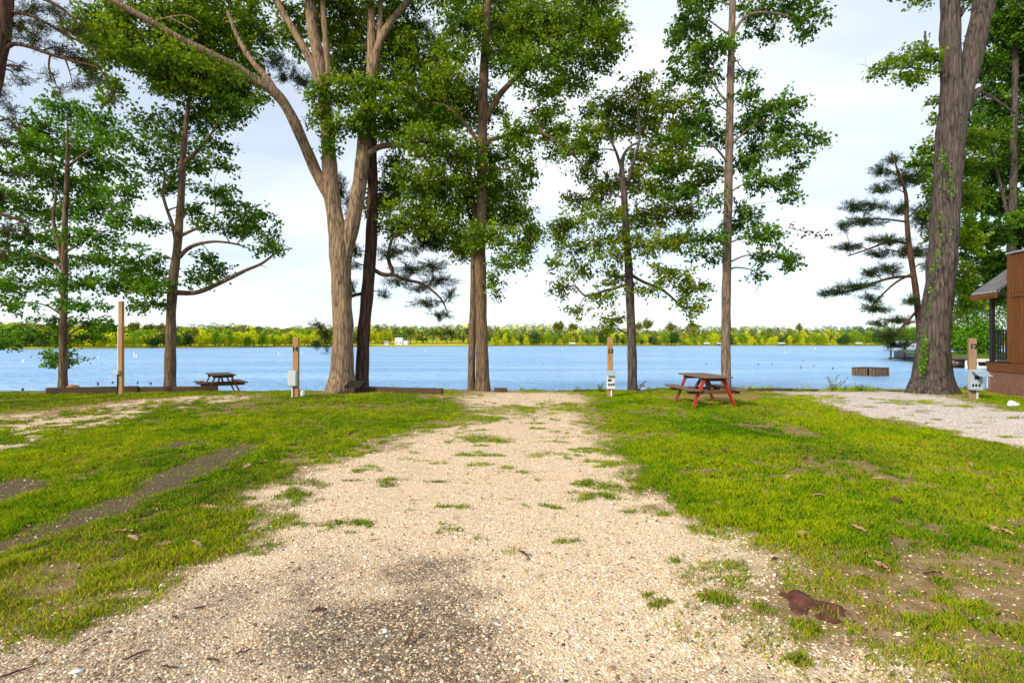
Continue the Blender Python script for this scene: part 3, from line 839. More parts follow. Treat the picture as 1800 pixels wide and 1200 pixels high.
# 3 - the big many-stemmed tree
tree('hickory_tree', 'massive pale barked tree forking into several stems, one long limb sweeping up to the left', 'tree', 16.3,
     [([(601, 686), (602, 640), (603, 580), (600, 500), (597, 430), (590, 385), (582, 330), (577, 250), (571, 180), (560, 100), (548, 40), (543, -60), (535, -160)], [50, 40, 36.5, 35, 39, 30, 27, 25, 23, 21, 20, 18, 12]),
      ([(580, 345), (560, 310), (535, 255, -.3), (510, 200, -.6), (485, 165, -.9), (440, 135, -1.3), (405, 112, -1.6), (330, 75, -2.1), (265, 38, -2.5), (200, 2, -2.9), (140, -30, -3.2)], [24, 21, 19, 19, 19, 16, 14, 12, 11, 10, 7]),
      ([(492, 172, -.8), (470, 138, -.6), (445, 110, -.5), (420, 70, -.4), (400, 20, -.4)], [12, 11, 10, 8, 5]),
      ([(606, 450), (621, 385), (634, 310), (640, 240), (650, 170), (653, 90), (652, 0), (650, -80)], [28, 27, 25, 23, 20, 15, 12, 9]),
      ([(652, 140), (667, 75), (690, 35), (725, -8), (760, -60)], [15, 14, 13, 10, 7]),
      ([(666, 90), (668, 40), (670, -30)], [10, 11, 7]),
      ([(572, 178), (548, 110), (520, 60), (492, 10), (470, -50)], [15, 15, 13, 11, 7]),
      ([(578, 150), (573, 80), (568, 10), (566, -60)], [11, 11, 9, 6]),
      ([(638, 278), (665, 259), (700, 255), (730, 264), (755, 284)], [12, 11, 10, 8, 4]),
      ([(733, 265), (737, 250), (743, 232)], [6, 5, 3])],
     [(235, 95, 34, 18, -3.1), (330, 108, 36, 14, -2.6), (398, 128, 32, 16, -2.1), (175, 55, 30, 20, -3.3), (280, 80, 24, 12, -2.9), (170, 85, 30, 26, -0.7), (205, 60, 40, 30, -0.9), (240, 95, 45, 22, -0.7), (290, 70, 50, 30, -0.4), (270, 115, 50, 16, -0.3), (330, 55, 50, 32, -0.1), (335, 110, 55, 20, -0.1), (395, 60, 48, 34, 0.4), (385, 118, 42, 28, 0.5),
      (430, 100, 36, 34, 0.7), (162, 120, 22, 16, -0.7), (200, 148, 18, 14, -0.7), (182, 172, 22, 8, -0.7), (198, 165, 10, 12, -0.7), (420, 155, 40, 24, 0.9), (452, 172, 18, 13, -0.8), (300, 25, 55, 26, -0.4), (370, 15, 55, 26, 0.3),
      (440, 40, 34, 34, 0.9), (472, 62, 22, 22, 0.9), (230, 15, 50, 24, -0.9), (180, 30, 40, 26, -1.1), (350, 150, 40, 20, 0.1), (300, 140, 40, 14, -0.1), (400, 185, 30, 16, 0.7), (140, 40, 16, 20, -1.1),
      (572, 165, 30, 20, -0.5), (615, 160, 40, 24, -0.6), (640, 195, 36, 24, -0.7), (600, 220, 36, 18, -0.6), (575, 248, 20, 16, -0.5), (665, 150, 30, 20, -0.4), (690, 190, 34, 24, -0.4), (655, 225, 26, 14, -0.5), (560, 205, 16, 18, -0.4),
      (700, 80, 45, 36, .6), (745, 100, 45, 36, .7), (690, 130, 40, 30, .8), (740, 160, 50, 34, .6), (780, 150, 40, 30, .8), (700, 20, 40, 30, .6), (610, 60, 40, 40, 1.2), (600, 110, 34, 34, 1.2), (630, 20, 40, 36, 1.2), (690, 230, 45, 24, .6),
      (520, 30, 34, 26, .6), (585, 10, 34, 28, .9), (760, 210, 45, 24, .6), (520, 75, 24, 20, .6), (560, 60, 20, 20, 1.0), (640, 100, 30, 40, 1.3), (680, 60, 30, 30, 1.2),
      (540, -40, 60, 30), (640, -40, 70, 30), (720, -40, 60, 30), (300, -30, 70, 30, -0.1), (430, -30, 60, 30, 0.9)],
     M['bark_tan'], M['leaf_oak'], seed=8, dens=2.5, size=.12, flare=.55, sides=44, depth=.9,
     bare=[([(265, 40, -2.4), (300, 30, -2.5), (330, 28, -2.5), (350, 40, -2.5)], 3), ([(300, 32, -2.5), (325, 45, -2.6), (350, 62, -2.6)], 2)])

# 4 - the dark pine just right of it
tree('pine_tree', 'dark leaning pine trunk close behind the massive pale forked tree', 'tree', 17.0,
     [([(635, 686), (637, 640), (640, 580), (647, 500), (653, 420), (655, 340), (654, 260), (652, 160), (650, 60), (650, -80)], [26, 24, 23, 22, 21, 19, 17, 15, 12, 8]),
      ([(652, 470), (672, 482), (690, 480), (683, 455), (690, 420), (720, 400)], [7, 8, 8, 7, 5, 3]),
      ([(690, 482), (715, 492), (745, 500), (775, 525), (785, 545)], [7, 6, 5, 3.5, 2]),
      ([(636, 600), (612, 590), (590, 588), (572, 578)], [5, 5, 4, 2]),
      ([(640, 515), (620, 520), (605, 530)], [7, 6, 2])],
     [(690, 440, 26, 21), (742, 425, 34, 23), (722, 470, 30, 18), (770, 490, 32, 16), (792, 512, 16, 12), (750, 530, 28, 13), (772, 552, 24, 10), (700, 492, 22, 14), (676, 515, 10, 13), (760, 465, 26, 16),
      (735, 505, 24, 10), (563, 568, 15, 10, .2), (572, 584, 18, 14, .2), (558, 600, 12, 13, .2), (575, 608, 8, 6, .2), (612, 462, 16, 16), (617, 500, 14, 13), (625, 440, 14, 18), (488, 108, 26, 16), (500, 132, 22, 13), (482, 92, 14, 10),
      (735, 42, 20, 20), (772, 75, 20, 16), (755, 60, 20, 18), (600, 335, 16, 29), (618, 370, 14, 23), (680, 350, 22, 31), (590, 310, 14, 16), (530, 140, 20, 21)],
     M['bark_pine'], M['needle'], seed=13, kind='pine', dens=1.9, size=.13, flare=.15, depth=.7, limb_scale=1.2)

# 5 - twin trunk in the middle
tree('twin_oak_tree', 'tall twin trunked oak in the middle with a dense crown down to low boughs', 'tree', 16.5,
     [([(849, 688), (848, 640), (846, 560), (844, 450), (846, 350), (848, 250), (850, 150), (853, 80), (858, 0), (862, -90)], [28, 24, 22, 20, 19, 18, 17, 15, 13, 9]),
      ([(829, 690, .25), (829, 640, .25), (831, 560, .25), (833, 460, .2), (834, 380, .2), (826, 300, .2)], [15, 13, 12.5, 11.5, 10, 5]),
      ([(850, 215), (880, 165), (920, 126), (960, 100), (1005, 70)], [12, 11, 9, 6, 3]),
      ([(849, 250), (880, 242), (930, 230), (975, 245), (1010, 275), (1030, 300)], [8, 7, 6, 5, 4, 2]),
      ([(846, 260), (820, 220), (790, 190), (760, 180)], [9, 7, 5, 3])],
     [(810, 42, 40, 34), (860, 30, 44, 38), (912, 48, 46, 42), (962, 40, 46, 40), (1010, 40, 42, 36), (1050, 30, 36, 26), (1078, 82, 22, 28), (1040, 100, 36, 24), (982, 100, 45, 28), (922, 112, 42, 22), (868, 92, 32, 22),
      (800, 92, 30, 20), (1000, 150, 42, 18), (950, 158, 38, 18), (1062, 60, 28, 26), (785, 135, 36, 22), (900, 80, 36, 30), (765, 200, 54, 32), (820, 205, 36, 24), (745, 250, 46, 24), (800, 275, 55, 32), (745, 315, 55, 26),
      (695, 325, 42, 24), (862, 275, 46, 28), (908, 238, 40, 24), (880, 330, 50, 28), (918, 300, 24, 24), (782, 345, 55, 28), (840, 370, 55, 26), (900, 380, 42, 24), (722, 375, 45, 24), (780, 412, 55, 22), (862, 418, 50, 24),
      (918, 425, 28, 22), (662, 365, 28, 18), (690, 400, 32, 15), (820, 440, 36, 14), (885, 455, 26, 15), (920, 462, 14, 11), (936, 400, 13, 20), (868, 492, 14, 12), (875, 512, 7, 6), (968, 228, 42, 20), (1010, 258, 34, 18), (960, 195, 34, 16),
      (1040, 190, 16, 14), (1035, 230, 24, 14), (980, 270, 20, 12), (1090, 45, 14, 14), (830, 160, 30, 24), (860, 190, 28, 20), (830, 320, 45, 26), (700, 290, 30, 20), (760, 390, 45, 20),
      (860, -30, 80, 30), (960, -30, 70, 30), (1040, -20, 50, 24), (780, -20, 50, 24)],
     M['bark_brown'], M['leaf_oak'], front_clear=.35, seed=21, dens=3.5, size=.105, flare=.2, depth=1.6)

# 6 - mid maple
tree('maple_tree', 'slender grey stemmed tree with an open crown just right of post 13', 'tree', 17.0,
     [([(1112, 688), (1111, 620), (1108, 540), (1105, 470), (1100, 400), (1097, 340), (1093, 295), (1097, 272), (1110, 256), (1140, 244)], [18, 16.5, 15.5, 14.5, 13, 11.5, 9, 6, 4, 1.2]),
      ([(1094, 300), (1082, 265), (1070, 240), (1060, 215)], [7, 5, 4, 2]), ([(1103, 320), (1115, 280), (1125, 235), (1118, 170)], [8, 6, 4, 2.5]),
      ([(1105, 480), (1130, 495), (1165, 510), (1200, 540)], [6, 6, 5, 3]), ([(1103, 500), (1060, 512), (1030, 520), (1010, 500)], [6, 5, 4, 2])],
     [(1115, 150, 32, 16), (1135, 172, 30, 16), (1075, 190, 40, 22), (1130, 198, 40, 20), (1182, 182, 40, 20), (1060, 228, 32, 20), (1110, 226, 36, 14), (1172, 228, 45, 24), (1205, 215, 26, 18), (1040, 270, 26, 18), (1028, 300, 24, 11),
      (1142, 280, 46, 24), (1192, 280, 36, 24), (1062, 328, 45, 18), (1122, 320, 40, 18), (1030, 350, 36, 16), (1000, 390, 34, 18), (1060, 380, 40, 18), (1132, 380, 50, 22), (1190, 372, 42, 24), (982, 420, 22, 20), (1030, 428, 40, 18),
      (1152, 428, 46, 18), (1200, 420, 28, 20), (976, 460, 18, 12), (1020, 475, 28, 14), (1072, 450, 30, 18), (990, 502, 18, 18), (1180, 478, 42, 15), (1212, 508, 28, 20), (1226, 545, 14, 15), (1216, 570, 10, 7), (1060, 520, 34, 9),
      (1018, 545, 24, 8), (1075, 560, 22, 13), (1070, 578, 14, 8), (1140, 508, 28, 9), (1200, 540, 14, 10), (1086, 490, 34, 14), (1150, 335, 36, 18), (1215, 330, 26, 20), (1100, 420, 30, 16)],
     M['bark_dark'], M['leaf_olive'], seed=27, dens=2.5, size=.11, flare=.25, depth=1.3, bare=[([(1000, 500), (975, 515), (958, 522)], 2), ([(1105, 580), (1095, 578)], 3)])

# 7 - tall straight tree
def red_sprig(root, b, rng):
    ctr = np.array([P(1385 + 9 * i, 402 + 2.2 * i + rng.normal() * 5, 16.2) for i in range(9)]) - b
    n = len(ctr) * 5
    S = np.repeat(ctr, 5, 0) + rng.normal(size=(n, 3)) * .06
    me = leaf_mesh('red_leaves', S, rng.normal(size=(n, 3)), rng.normal(size=(n, 3)) + [0, 0, .6], np.full(n, .12), np.full(n, .035), rng.random(n))
    link('foliage', me, M['leaf_red'], root)['label'] = 'sprig of dark red leaves at a branch end'
tree('oak_tree', 'tall straight grey trunk with leafy boughs standing behind the red legged picnic table', 'tree', 16.4,
     [([(1276, 690), (1276, 620), (1277, 500), (1279, 400), (1282, 250), (1285, 100), (1288, 0), (1290, -90)], [18, 16.5, 16, 15, 14, 12, 11, 8]),
      ([(1286, 65), (1305, 35), (1330, 23), (1370, 25), (1400, 36)], [6, 6, 5, 4, 2]), ([(1280, 260), (1300, 240), (1330, 215)], [5, 4, 2]), ([(1283, 185), (1265, 165), (1250, 140)], [5, 4, 2])],
     [(1230, 5, 32, 18), (1330, 18, 36, 18), (1390, 8, 45, 16), (1422, 28, 30, 18), (1410, 56, 14, 11), (1340, 56, 26, 11), (1208, 60, 34, 20), (1250, 80, 34, 20), (1188, 62, 16, 12), (1225, 100, 38, 14), (1278, 80, 14, 14),
      (1180, 130, 15, 6), (1212, 140, 36, 13), (1310, 125, 20, 9), (1252, 130, 26, 14), (1240, 180, 28, 9), (1312, 165, 22, 14), (1350, 188, 36, 20), (1390, 185, 18, 16), (1310, 215, 34, 20), (1370, 225, 36, 17), (1420, 236, 24, 10),
      (1442, 246, 12, 5), (1230, 220, 38, 16), (1260, 240, 24, 15), (1200, 250, 34, 16), (1382, 262, 36, 15), (1330, 262, 28, 15), (1410, 290, 18, 9), (1182, 300, 34, 18), (1250, 300, 30, 18), (1310, 290, 30, 15), (1342, 320, 40, 13),
      (1390, 326, 22, 15), (1380, 350, 18, 6), (1200, 340, 30, 14), (1260, 350, 16, 11), (1302, 400, 36, 14), (1340, 416, 40, 15), (1250, 420, 30, 15), (1372, 455, 26, 9), (1330, 480, 11, 8), (1238, 448, 26, 11), (1302, 372, 26, 11),
      (1385, 465, 14, 6), (1340, 450, 18, 12), (1210, 20, 24, 14), (1225, 40, 20, 14), (1300, -40, 80, 30)],
     M['bark_grey'], M['leaf_oak_deep'], seed=33, dens=2.5, size=.12, flare=.2, depth=1.1, extra=red_sprig,
     bare=[([(1340, 480), (1335, 500), (1325, 518)], 1.5), ([(1385, 400), (1420, 408), (1455, 420)], 1.6), ([(1190, 155), (1170, 160), (1160, 150)], 1.5), ([(1360, 30), (1370, 50), (1350, 60)], 1.5)])

# 8 - big right tree
def ivy(root, b, rng):
    cs = []
    for px, py, k in ((1658, 275, 5), (1663, 285, 5), (1668, 300, 6), (1660, 328, 3), (1673, 332, 4), (1655, 390, 3), (1652, 420, 3), (1648, 445, 3), (1642, 470, 4), (1640, 505, 3), (1632, 540, 3), (1625, 610, 14), (1623, 630, 14), (1621, 648, 10), (1622, 590, 4), (1672, 400, 2)):
        c = P(px, py, 15.42) - b
        cs.append(c + rng.normal(size=(k * 4, 3)) * np.array([.06, .02, .12]))
    S = np.vstack(cs); n = len(S)
    me = leaf_mesh('ivy', S, rng.normal(size=(n, 3)) * [1, .2, 1], rng.normal(size=(n, 3)) * .4 + [0, -1, .3], np.full(n, .08), np.full(n, .03), rng.random(n))
    link('ivy', me, M['leaf_maple'], root)
tree('oak_tree', 'huge dark grey trunk splitting into a high fork beside post 12 and the cabin', 'tree', 16.0,
     [([(1638, 692), (1640, 640), (1643, 580), (1652, 500), (1659, 420), (1666, 320), (1672, 230), (1673, 180), (1671, 120), (1670, 40), (1670, -60)], [68, 54, 49.5, 46, 44, 44, 44, 38, 32, 30, 27]),
      ([(1676, 240), (1692, 175), (1705, 118), (1718, 58), (1731, 0), (1744, -70)], [26, 31, 32, 32, 33, 27]),
      ([(1690, 200), (1708, 172), (1722, 158)], [20, 16, 12]),
      ([(1722, 160), (1750, 175), (1785, 200), (1810, 215)], [5, 4, 3, 2]),
      ([(1660, 108), (1640, 100), (1628, 80), (1626, 55)], [10, 7, 5, 3]), ([(1685, 28), (1692, 20), (1698, 15)], [12, 9, 3]),
      ([(1665, 130), (1640, 125), (1600, 118)], [6, 4, 2])],
     [(1602, 98, 32, 15), (1562, 120, 26, 9), (1625, 92, 20, 14), (1590, 138, 26, 10), (1540, 128, 16, 7), (1578, 108, 20, 11), (1640, 108, 12, 14), (1612, 130, 24, 12), (1638, 176, 14, 7), (1700, 205, 10, 5), (1645, 205, 8, 6),
      (1650, -30, 70, 22), (1760, -30, 70, 24)],
     M['bark_dark'], M['leaf_oak'], seed=41, dens=2.2, size=.11, flare=.75, sides=48, depth=.8, extra=ivy,
     bare=[([(1600, 118), (1545, 122), (1512, 112)], 1.5)])

# 9 - young pine
tree('pine_tree', 'young thin pine with drooping needle boughs left of the huge dark trunk', 'tree', 19.5,
     [([(1620, 680), (1619, 620), (1615, 560), (1607, 490), (1598, 430), (1594, 390), (1592, 340), (1578, 300), (1568, 270)], [12.5, 11.5, 10.5, 10, 8.5, 7.5, 6, 4, 1.5]),
      ([(1597, 428), (1565, 425), (1520, 440), (1490, 450)], [5, 4, 3, 2]), ([(1605, 485), (1560, 490), (1500, 510), (1450, 515)], [6, 5, 4, 2]),
      ([(1605, 480), (1570, 500), (1530, 540)], [5, 4, 2]), ([(1613, 545), (1590, 570), (1560, 600)], [5, 4, 2]), ([(1595, 390), (1550, 385), (1490, 385)], [4, 3, 1.5])],
     [(1570, 278, 18, 11), (1548, 298, 16, 16), (1590, 312, 26, 20), (1546, 330, 18, 12), (1500, 360, 20, 12), (1532, 360, 26, 12), (1518, 388, 34, 12), (1490, 432, 24, 11), (1560, 420, 34, 12), (1582, 365, 18, 16), (1625, 380, 18, 32),
      (1468, 511, 26, 9), (1510, 500, 36, 11), (1560, 470, 26, 12), (1540, 540, 22, 14), (1580, 560, 20, 12), (1562, 588, 26, 14), (1590, 602, 26, 11), (1530, 478, 20, 11), (1612, 440, 22, 16), (1602, 525, 16, 12), (1545, 445, 24, 11),
      (1480, 395, 14, 8), (1450, 514, 12, 7), (1530, 520, 20, 9), (1545, 565, 16, 9), (1640, 460, 16, 19), (1590, 440, 14, 14)],
     M['bark_pine'], M['needle'], base_z=-.52, seed=47, kind='pine', dens=2.5, size=.14, flare=.1, depth=.9)

# 10 - pine whose boughs come in at the top left
tree('pine_tree', 'pine at the left edge whose long needle boughs hang in from the top left corner', 'tree', 12.5,
     [([(-75, 705), (-62, 500), (-40, 300), (-10, 140), (6, 60), (14, -20), (20, -140)], [34, 30, 27, 24, 22, 18, 14]),
      ([(5, 92), (22, 78), (50, 82), (90, 96), (130, 108), (175, 122), (195, 160)], [7, 7, 7, 6, 5, 3, 2]),
      ([(20, 20), (65, 32), (110, 58), (150, 78), (175, 92)], [5, 5, 4, 3, 2]), ([(18, -20), (80, 0), (115, 20), (140, 45)], [7, 6, 5, 2]),
      ([(-10, 215), (15, 210), (30, 225), (50, 245)], [4, 4, 3, 1.5]), ([(-18, 370), (20, 382), (55, 394)], [8, 6, 4]), ([(0, 120), (20, 114), (58, 124)], [4, 3, 1]),
      ([(88, 96), (86, 120), (96, 140), (100, 155)], [3, 3, 2, 1]), ([(115, 105), (122, 125), (128, 150)], [3, 2, 1]), ([(102, 20), (110, 45), (128, 75)], [4, 3, 2])],
     [(35, 40, 36, 20), (60, 62, 36, 16), (105, 86, 36, 14), (150, 106, 30, 14), (130, 50, 26, 16), (100, 20, 30, 14), (140, 145, 32, 9), (165, 130, 22, 10), (18, 182, 22, 12), (22, 215, 22, 9), (8, 245, 14, 14), (32, 115, 30, 7), (198, 164, 12, 7),
      (20, 300, 18, 10), (12, 400, 20, 16), (8, 440, 18, 14), (45, 400, 16, 10), (20, 15, 24, 14), (60, 10, 30, 12), (75, 40, 24, 14), (90, 130, 16, 10), (40, 140, 20, 10), (5, 60, 14, 24), (0, 340, 20, 14), (105, 155, 12, 6), (-20, 150, 30, 30)],
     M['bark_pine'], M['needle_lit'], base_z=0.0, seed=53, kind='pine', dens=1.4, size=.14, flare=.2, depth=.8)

# 11 - dense trees on the right behind the cabin
def blob(cx0, cx1, cy0, cy1, n, seed, rx=40, ry=26):
    r = random.Random(seed); out = []
    for _ in range(n):
        out.append((r.uniform(cx0, cx1), r.uniform(cy0, cy1), rx * r.uniform(.7, 1.2), ry * r.uniform(.7, 1.2)))
    return out
tree('broadleaf_tree', 'dense leafy tree rising behind the brown cabin roof', 'tree', 27,
     [([(1782, 660), (1782, 500), (1780, 400), (1782, 250), (1785, 100), (1788, -50)], [17, 15, 13, 11, 9, 5]), ([(1780, 420), (1760, 330), (1740, 250)], [6, 5, 3])],
     [(1735, 60, 28, 22), (1760, 40, 36, 24), (1790, 60, 36, 28), (1730, 120, 30, 24), (1770, 110, 40, 28), (1800, 130, 40, 30), (1740, 180, 34, 26), (1785, 190, 42, 28), (1730, 235, 36, 26), (1775, 245, 42, 28), (1810, 230, 40, 28),
      (1735, 295, 40, 26), (1785, 300, 42, 28), (1725, 350, 42, 26), (1775, 360, 44, 26), (1730, 410, 42, 24), (1780, 415, 42, 26), (1725, 460, 40, 24), (1765, 470, 40, 24), (1712, 505, 30, 18), (1750, 520, 40, 18), (1700, 400, 24, 24), (1700, 340, 22, 24)]
     + blob(1800, 1900, 20, 500, 22, 3, 46, 32) + blob(1720, 1860, -60, 20, 8, 4, 46, 28),
     M['bark_dark'], M['leaf_oak_deep'], base_z=-.5, seed=61, dens=1.7, size=.17, depth=2.2)
tree('broadleaf_tree', 'leafy tree low behind the huge dark trunk, showing to its left and right', 'tree', 21,
     [([(1648, 700), (1652, 600), (1662, 480), (1668, 380), (1670, 280)], [9, 8, 7, 6, 4])],
     [(1640, 258, 26, 12), (1625, 290, 28, 14), (1650, 285, 30, 18), (1620, 315, 24, 12), (1645, 330, 24, 16), (1700, 290, 30, 24), (1712, 240, 26, 24), (1640, 370, 22, 18), (1690, 350, 30, 24), (1645, 420, 18, 14), (1700, 430, 30, 22), (1690, 480, 26, 22), (1700, 530, 26, 16), (1645, 350, 20, 20)],
     M['bark_dark'], M['leaf_oak'], base_z=-.5, seed=67, dens=1.9, size=.14, depth=1.3)

# ------------------------------------------------------------------ things on the lawn
M['timber'] = mat_wood('timber', (.035, .022, .014), (.13, .08, .05), 'x', 40)
M['timber_red'] = mat_wood('timber_red', (.045, .028, .018), (.16, .10, .06), 'x', 40)
M['post'] = mat_wood('post', (.31, .165, .068), (.60, .37, .175), 'z', 45, .75, .2)
M['post_grey'] = mat_wood('post_grey', (.24, .16, .10), (.42, .30, .20), 'z', 45, .8, .2)
M['board'] = mat_wood('board', (.13, .085, .06), (.31, .215, .155), 'y', 42, .8, .3)
M['board_x'] = mat_wood('board_x', (.09, .045, .025), (.24, .13, .075), 'x', 42, .8, .3)
M['red'] = mat_simple('red', (.32, .018, .014), (.46, .035, .022), 9, .55, .1)
M['rust_red'] = mat_simple('rust_red', (.17, .03, .014), (.27, .06, .022), 9, .65, .1)
M['orange_wood'] = mat_simple('orange_wood', (.28, .09, .035), (.42, .15, .06), 12, .7, .15)
M['grey_metal'] = mat_simple('grey_metal', (.40, .46, .49), (.52, .58, .60), 14, .45, .05, .0, .5)
M['blue_metal'] = mat_simple('blue_metal', (.33, .44, .55), (.44, .55, .66), 14, .4, .05, .2, .5)
M['pale_metal'] = mat_simple('pale_metal', (.55, .58, .56), (.66, .68, .66), 14, .45, .05, .0, .5)
M['black'] = mat_simple('black', (.008, .008, .008), (.02, .018, .016), 20, .6, .1)
M['socket'] = mat_simple('socket', (.012, .012, .012), (.02, .02, .02), 20, .5, .05)
M['white'] = mat_simple('white', (.74, .76, .76), (.84, .85, .84), 9, .5, .08)
M['pvc'] = mat_simple('pvc', (.66, .70, .72), (.76, .79, .80), 9, .4, .03)
M['rust'] = mat_simple('rust', (.03, .018, .014), (.09, .05, .035), 18, .8, .3)
M['green_plastic'] = mat_simple('green_plastic', (.03, .28, .10), (.04, .34, .13), 9, .4, .05)
M['terracotta'] = mat_simple('terracotta', (.34, .12, .05), (.5, .2, .09), 10, .85, .4)
M['stump'] = mat_simple('stump', (.045, .016, .011), (.17, .062, .038), 14, .9, .9)
M['dry_leaf'] = mat_simple('dry_leaf', (.30, .16, .08), (.52, .33, .18), 30, .7, .1)
M['pale_leaf'] = mat_simple('pale_leaf', (.55, .42, .26), (.72, .6, .42), 30, .7, .1)
M['dark_leaf'] = mat_simple('dark_leaf', (.05, .025, .015), (.12, .06, .035), 30, .8, .2)
M['number'] = mat_simple('number', (.012, .010, .009), (.02, .016, .014), 20, .6, .0)

def timber(px0, y0, px1, y1, Y0, Y1, h, th, label, mat, sink=.06):
    a = P(px0, y0, Y0); b = P(px1, y1, Y1)
    za = ground_z(a[0], a[1] - .1); zb = ground_z(b[0], b[1] - .1)
    h += .05 if px0 < 900 else -.035
    c = np.array([(a[0] + b[0]) / 2, (a[1] + b[1]) / 2, min(za, zb) - sink])
    ang = math.atan2(b[1] - a[1], b[0] - a[0]); L = math.hypot(b[0] - a[0], b[1] - a[1])
    m = MB()
    m.box((0, 0, h / 2), (L, th, h), bev=.012)
    for v in m.bm.verts:
        v.co.z += .012 * math.sin(v.co.x * 3) + random.uniform(-.004, .004)
    for k in (-.42, .42):
        m.cyl((k * L, 0, h - .03), (k * L, 0, h + .012), .014, n=8)
    o = m.build('landscape_timber', mat); o.location = c; o.rotation_euler = (0, 0, ang)
    return tag(o, label, 'timber', 'timbers edging the lawn')
timber(82, 694, 243, 688, 15.35, 16.1, .23, .15, 'dark timber at the foot of the leftmost slim maple', M['timber_red'])
timber(243, 690, 382, 685, 16.15, 16.45, .19, .14, 'weathered timber at the foot of the oak with the long bare limb', M['timber_red'])
timber(612, 686, 778, 692, 16.2, 15.6, .2, .15, 'long timber running right from the two trunks beside the black grill', M['timber_red'])
timber(1008, 686, 1196, 686, 16.4, 16.45, .15, .14, 'dark timber behind post 13 along the lawn edge', M['timber'])
timber(1290, 687, 1392, 686, 16.5, 16.6, .17, .14, 'dark timber right of the straight grey trunk', M['timber'])
timber(1394, 687, 1436, 686, 16.55, 16.6, .15, .15, 'short mossy timber end beside the pale gravel drive', M['timber'])
timber(1480, 687, 1586, 687, 16.6, 16.6, .12, .12, 'thin sunken timber at the head of the right gravel drive', M['timber'])
m = MB(); m.box((0, 0, .06), (.42, .2, .16), bev=.015)
o = m.build('wood_block', M['timber_red']); p = G(880, 689); p[2] = ground_z(p[0], p[1]) - .01; o.location = p
tag(o, 'short brown wood block lying right of the twin trunked oak', 'block')
m = MB(); m.lump((0, 0, .05), (.19, .13, .085), 3, 3, .12)
o = m.build('terracotta_rock', M['terracotta'], None, True); p = G(116, 690.5); p[2] = ground_z(p[0], p[1]); o.location = (p[0], p[1] + .25, p[2] + .10)
tag(o, 'flat orange brown rock against the foot of the leftmost maple', 'rock')

def text_mesh(s, size):
    cu = bpy.data.curves.new('t', 'FONT'); cu.body = s; cu.size = size; cu.extrude = .003; cu.align_x = 'CENTER'; cu.offset = .009
    ob = bpy.data.objects.new('t', cu); COL.objects.link(ob)
    dg = bpy.context.evaluated_depsgraph_get()
    me = bpy.data.meshes.new_from_object(ob.evaluated_get(dg))
    bpy.data.objects.remove(ob)
    return me
def number(root, s, x, y, z, size):
    me = text_mesh(s, size)
    o = link('number', me, M['number'], root); o.location = (x, y, z); o.rotation_euler = (R(90), 0, 0)
    o['label'] = 'black number ' + s
    return o

def site_post(px, py, h, w, label, s, rot=0.0, mat='post'):
    p = G(px, py); p[2] = ground_z(p[0], p[1])
    r = empty('number_post', p, rot); tag(r, label, 'post', 'numbered hookup posts')
    m = MB(); m.box((0, 0, h / 2 - .1), (w, .1, h + .2), bev=.007)
    for k in (-.22, .1, .3): m.box((k * w, -.0505, h / 2), (.003, .002, h * .9))
    m.build('post', M[mat], r)
    return r
# post 14: closed grey box
r = site_post(520.5, 699, 1.70, .155, 'wooden post numbered 14 with a closed grey meter box', '14')
number(r, '14', -.012, -.054, 1.32, .17)
m = MB(); m.box((-.045, -.115, .545), (.235, .13, .43), bev=.012); m.build('meter_box', M['grey_metal'], r)
m = MB(); m.box((-.04, -.184, .545), (.205, .010, .405), bev=.004); m.cyl((.052, -.19, .50), (.052, -.19, .56), .007); m.build('box_door', M['grey_metal'], r)
m = MB(); m.cyl((-.075, -.075, -.15), (-.075, -.075, .34), .021); m.build('conduit', M['pvc'], r)
# white jug beside it
p = G(531, 698.5); p[2] = ground_z(p[0], p[1])
j = empty('plastic_jug', p); tag(j, 'white plastic jug with green base standing beside post 14', 'jug')
m = MB(); m.cyl((0, 0, .05), (0, 0, .16), .075, .072, 14); m.cyl((0, 0, .16), (0, 0, .22), .072, .028, 14); m.cyl((0, 0, .22), (0, 0, .25), .03, n=12); m.build('jug', M['white'], j)
m = MB(); m.cyl((0, 0, -.02), (0, 0, .05), .076, n=14); m.build('base', M['green_plastic'], j)
# post 13: power box with raised lid
r = site_post(1072.5, 698, 1.72, .145, 'wooden post numbered 13 with a raised lid over its sockets', '13')
number(r, '13', .0, -.054, 1.26, .175)
m = MB()
m.box((-.001, -.0525, 1.50), (.05, .004, .012), (0, R(35), 0)); m.build('scar', M['timber'], r)
m = MB(); m.box((0, -.0525, 1.12), (.006, .004, .06)); m.build('scar', M['timber'], r)
m = MB(); m.box((0, -.11, .47), (.235, .115, .44), bev=.006); m.build('power_box', M['pale_metal'], r)
m = MB(); m.bar((0, -.06, .735), (0, -.255, .645), .27, .012, (1, 0, 0))
m.bm.free(); m = MB(); m.box((0, -.165, .715), (.275, .225, .012), (R(22), 0, 0)); m.box((0, -.268, .655), (.275, .010, .045)); m.box((-.133, -.165, .69), (.006, .19, .05), (R(22), 0, 0)); m.box((.133, -.165, .69), (.006, .19, .05), (R(22), 0, 0)); m.build('lid', M['blue_metal'], r)
m = MB(); m.box((-.045, -.1715, .50), (.10, .008, .06)); m.build('breaker', M['socket'], r)
for x in (-.065, .01): m = MB(); m.cyl((x, -.168, .375), (x, -.182, .375), .03, n=14); m.build('socket', M['socket'], r)
m = MB(); m.box((.075, -.172, .385), (.034, .01, .075)); m.build('socket', M['socket'], r)
m = MB(); m.cyl((.022, -.085, -.15), (.022, -.085, .26), .024); m.build('conduit', M['pvc'], r)
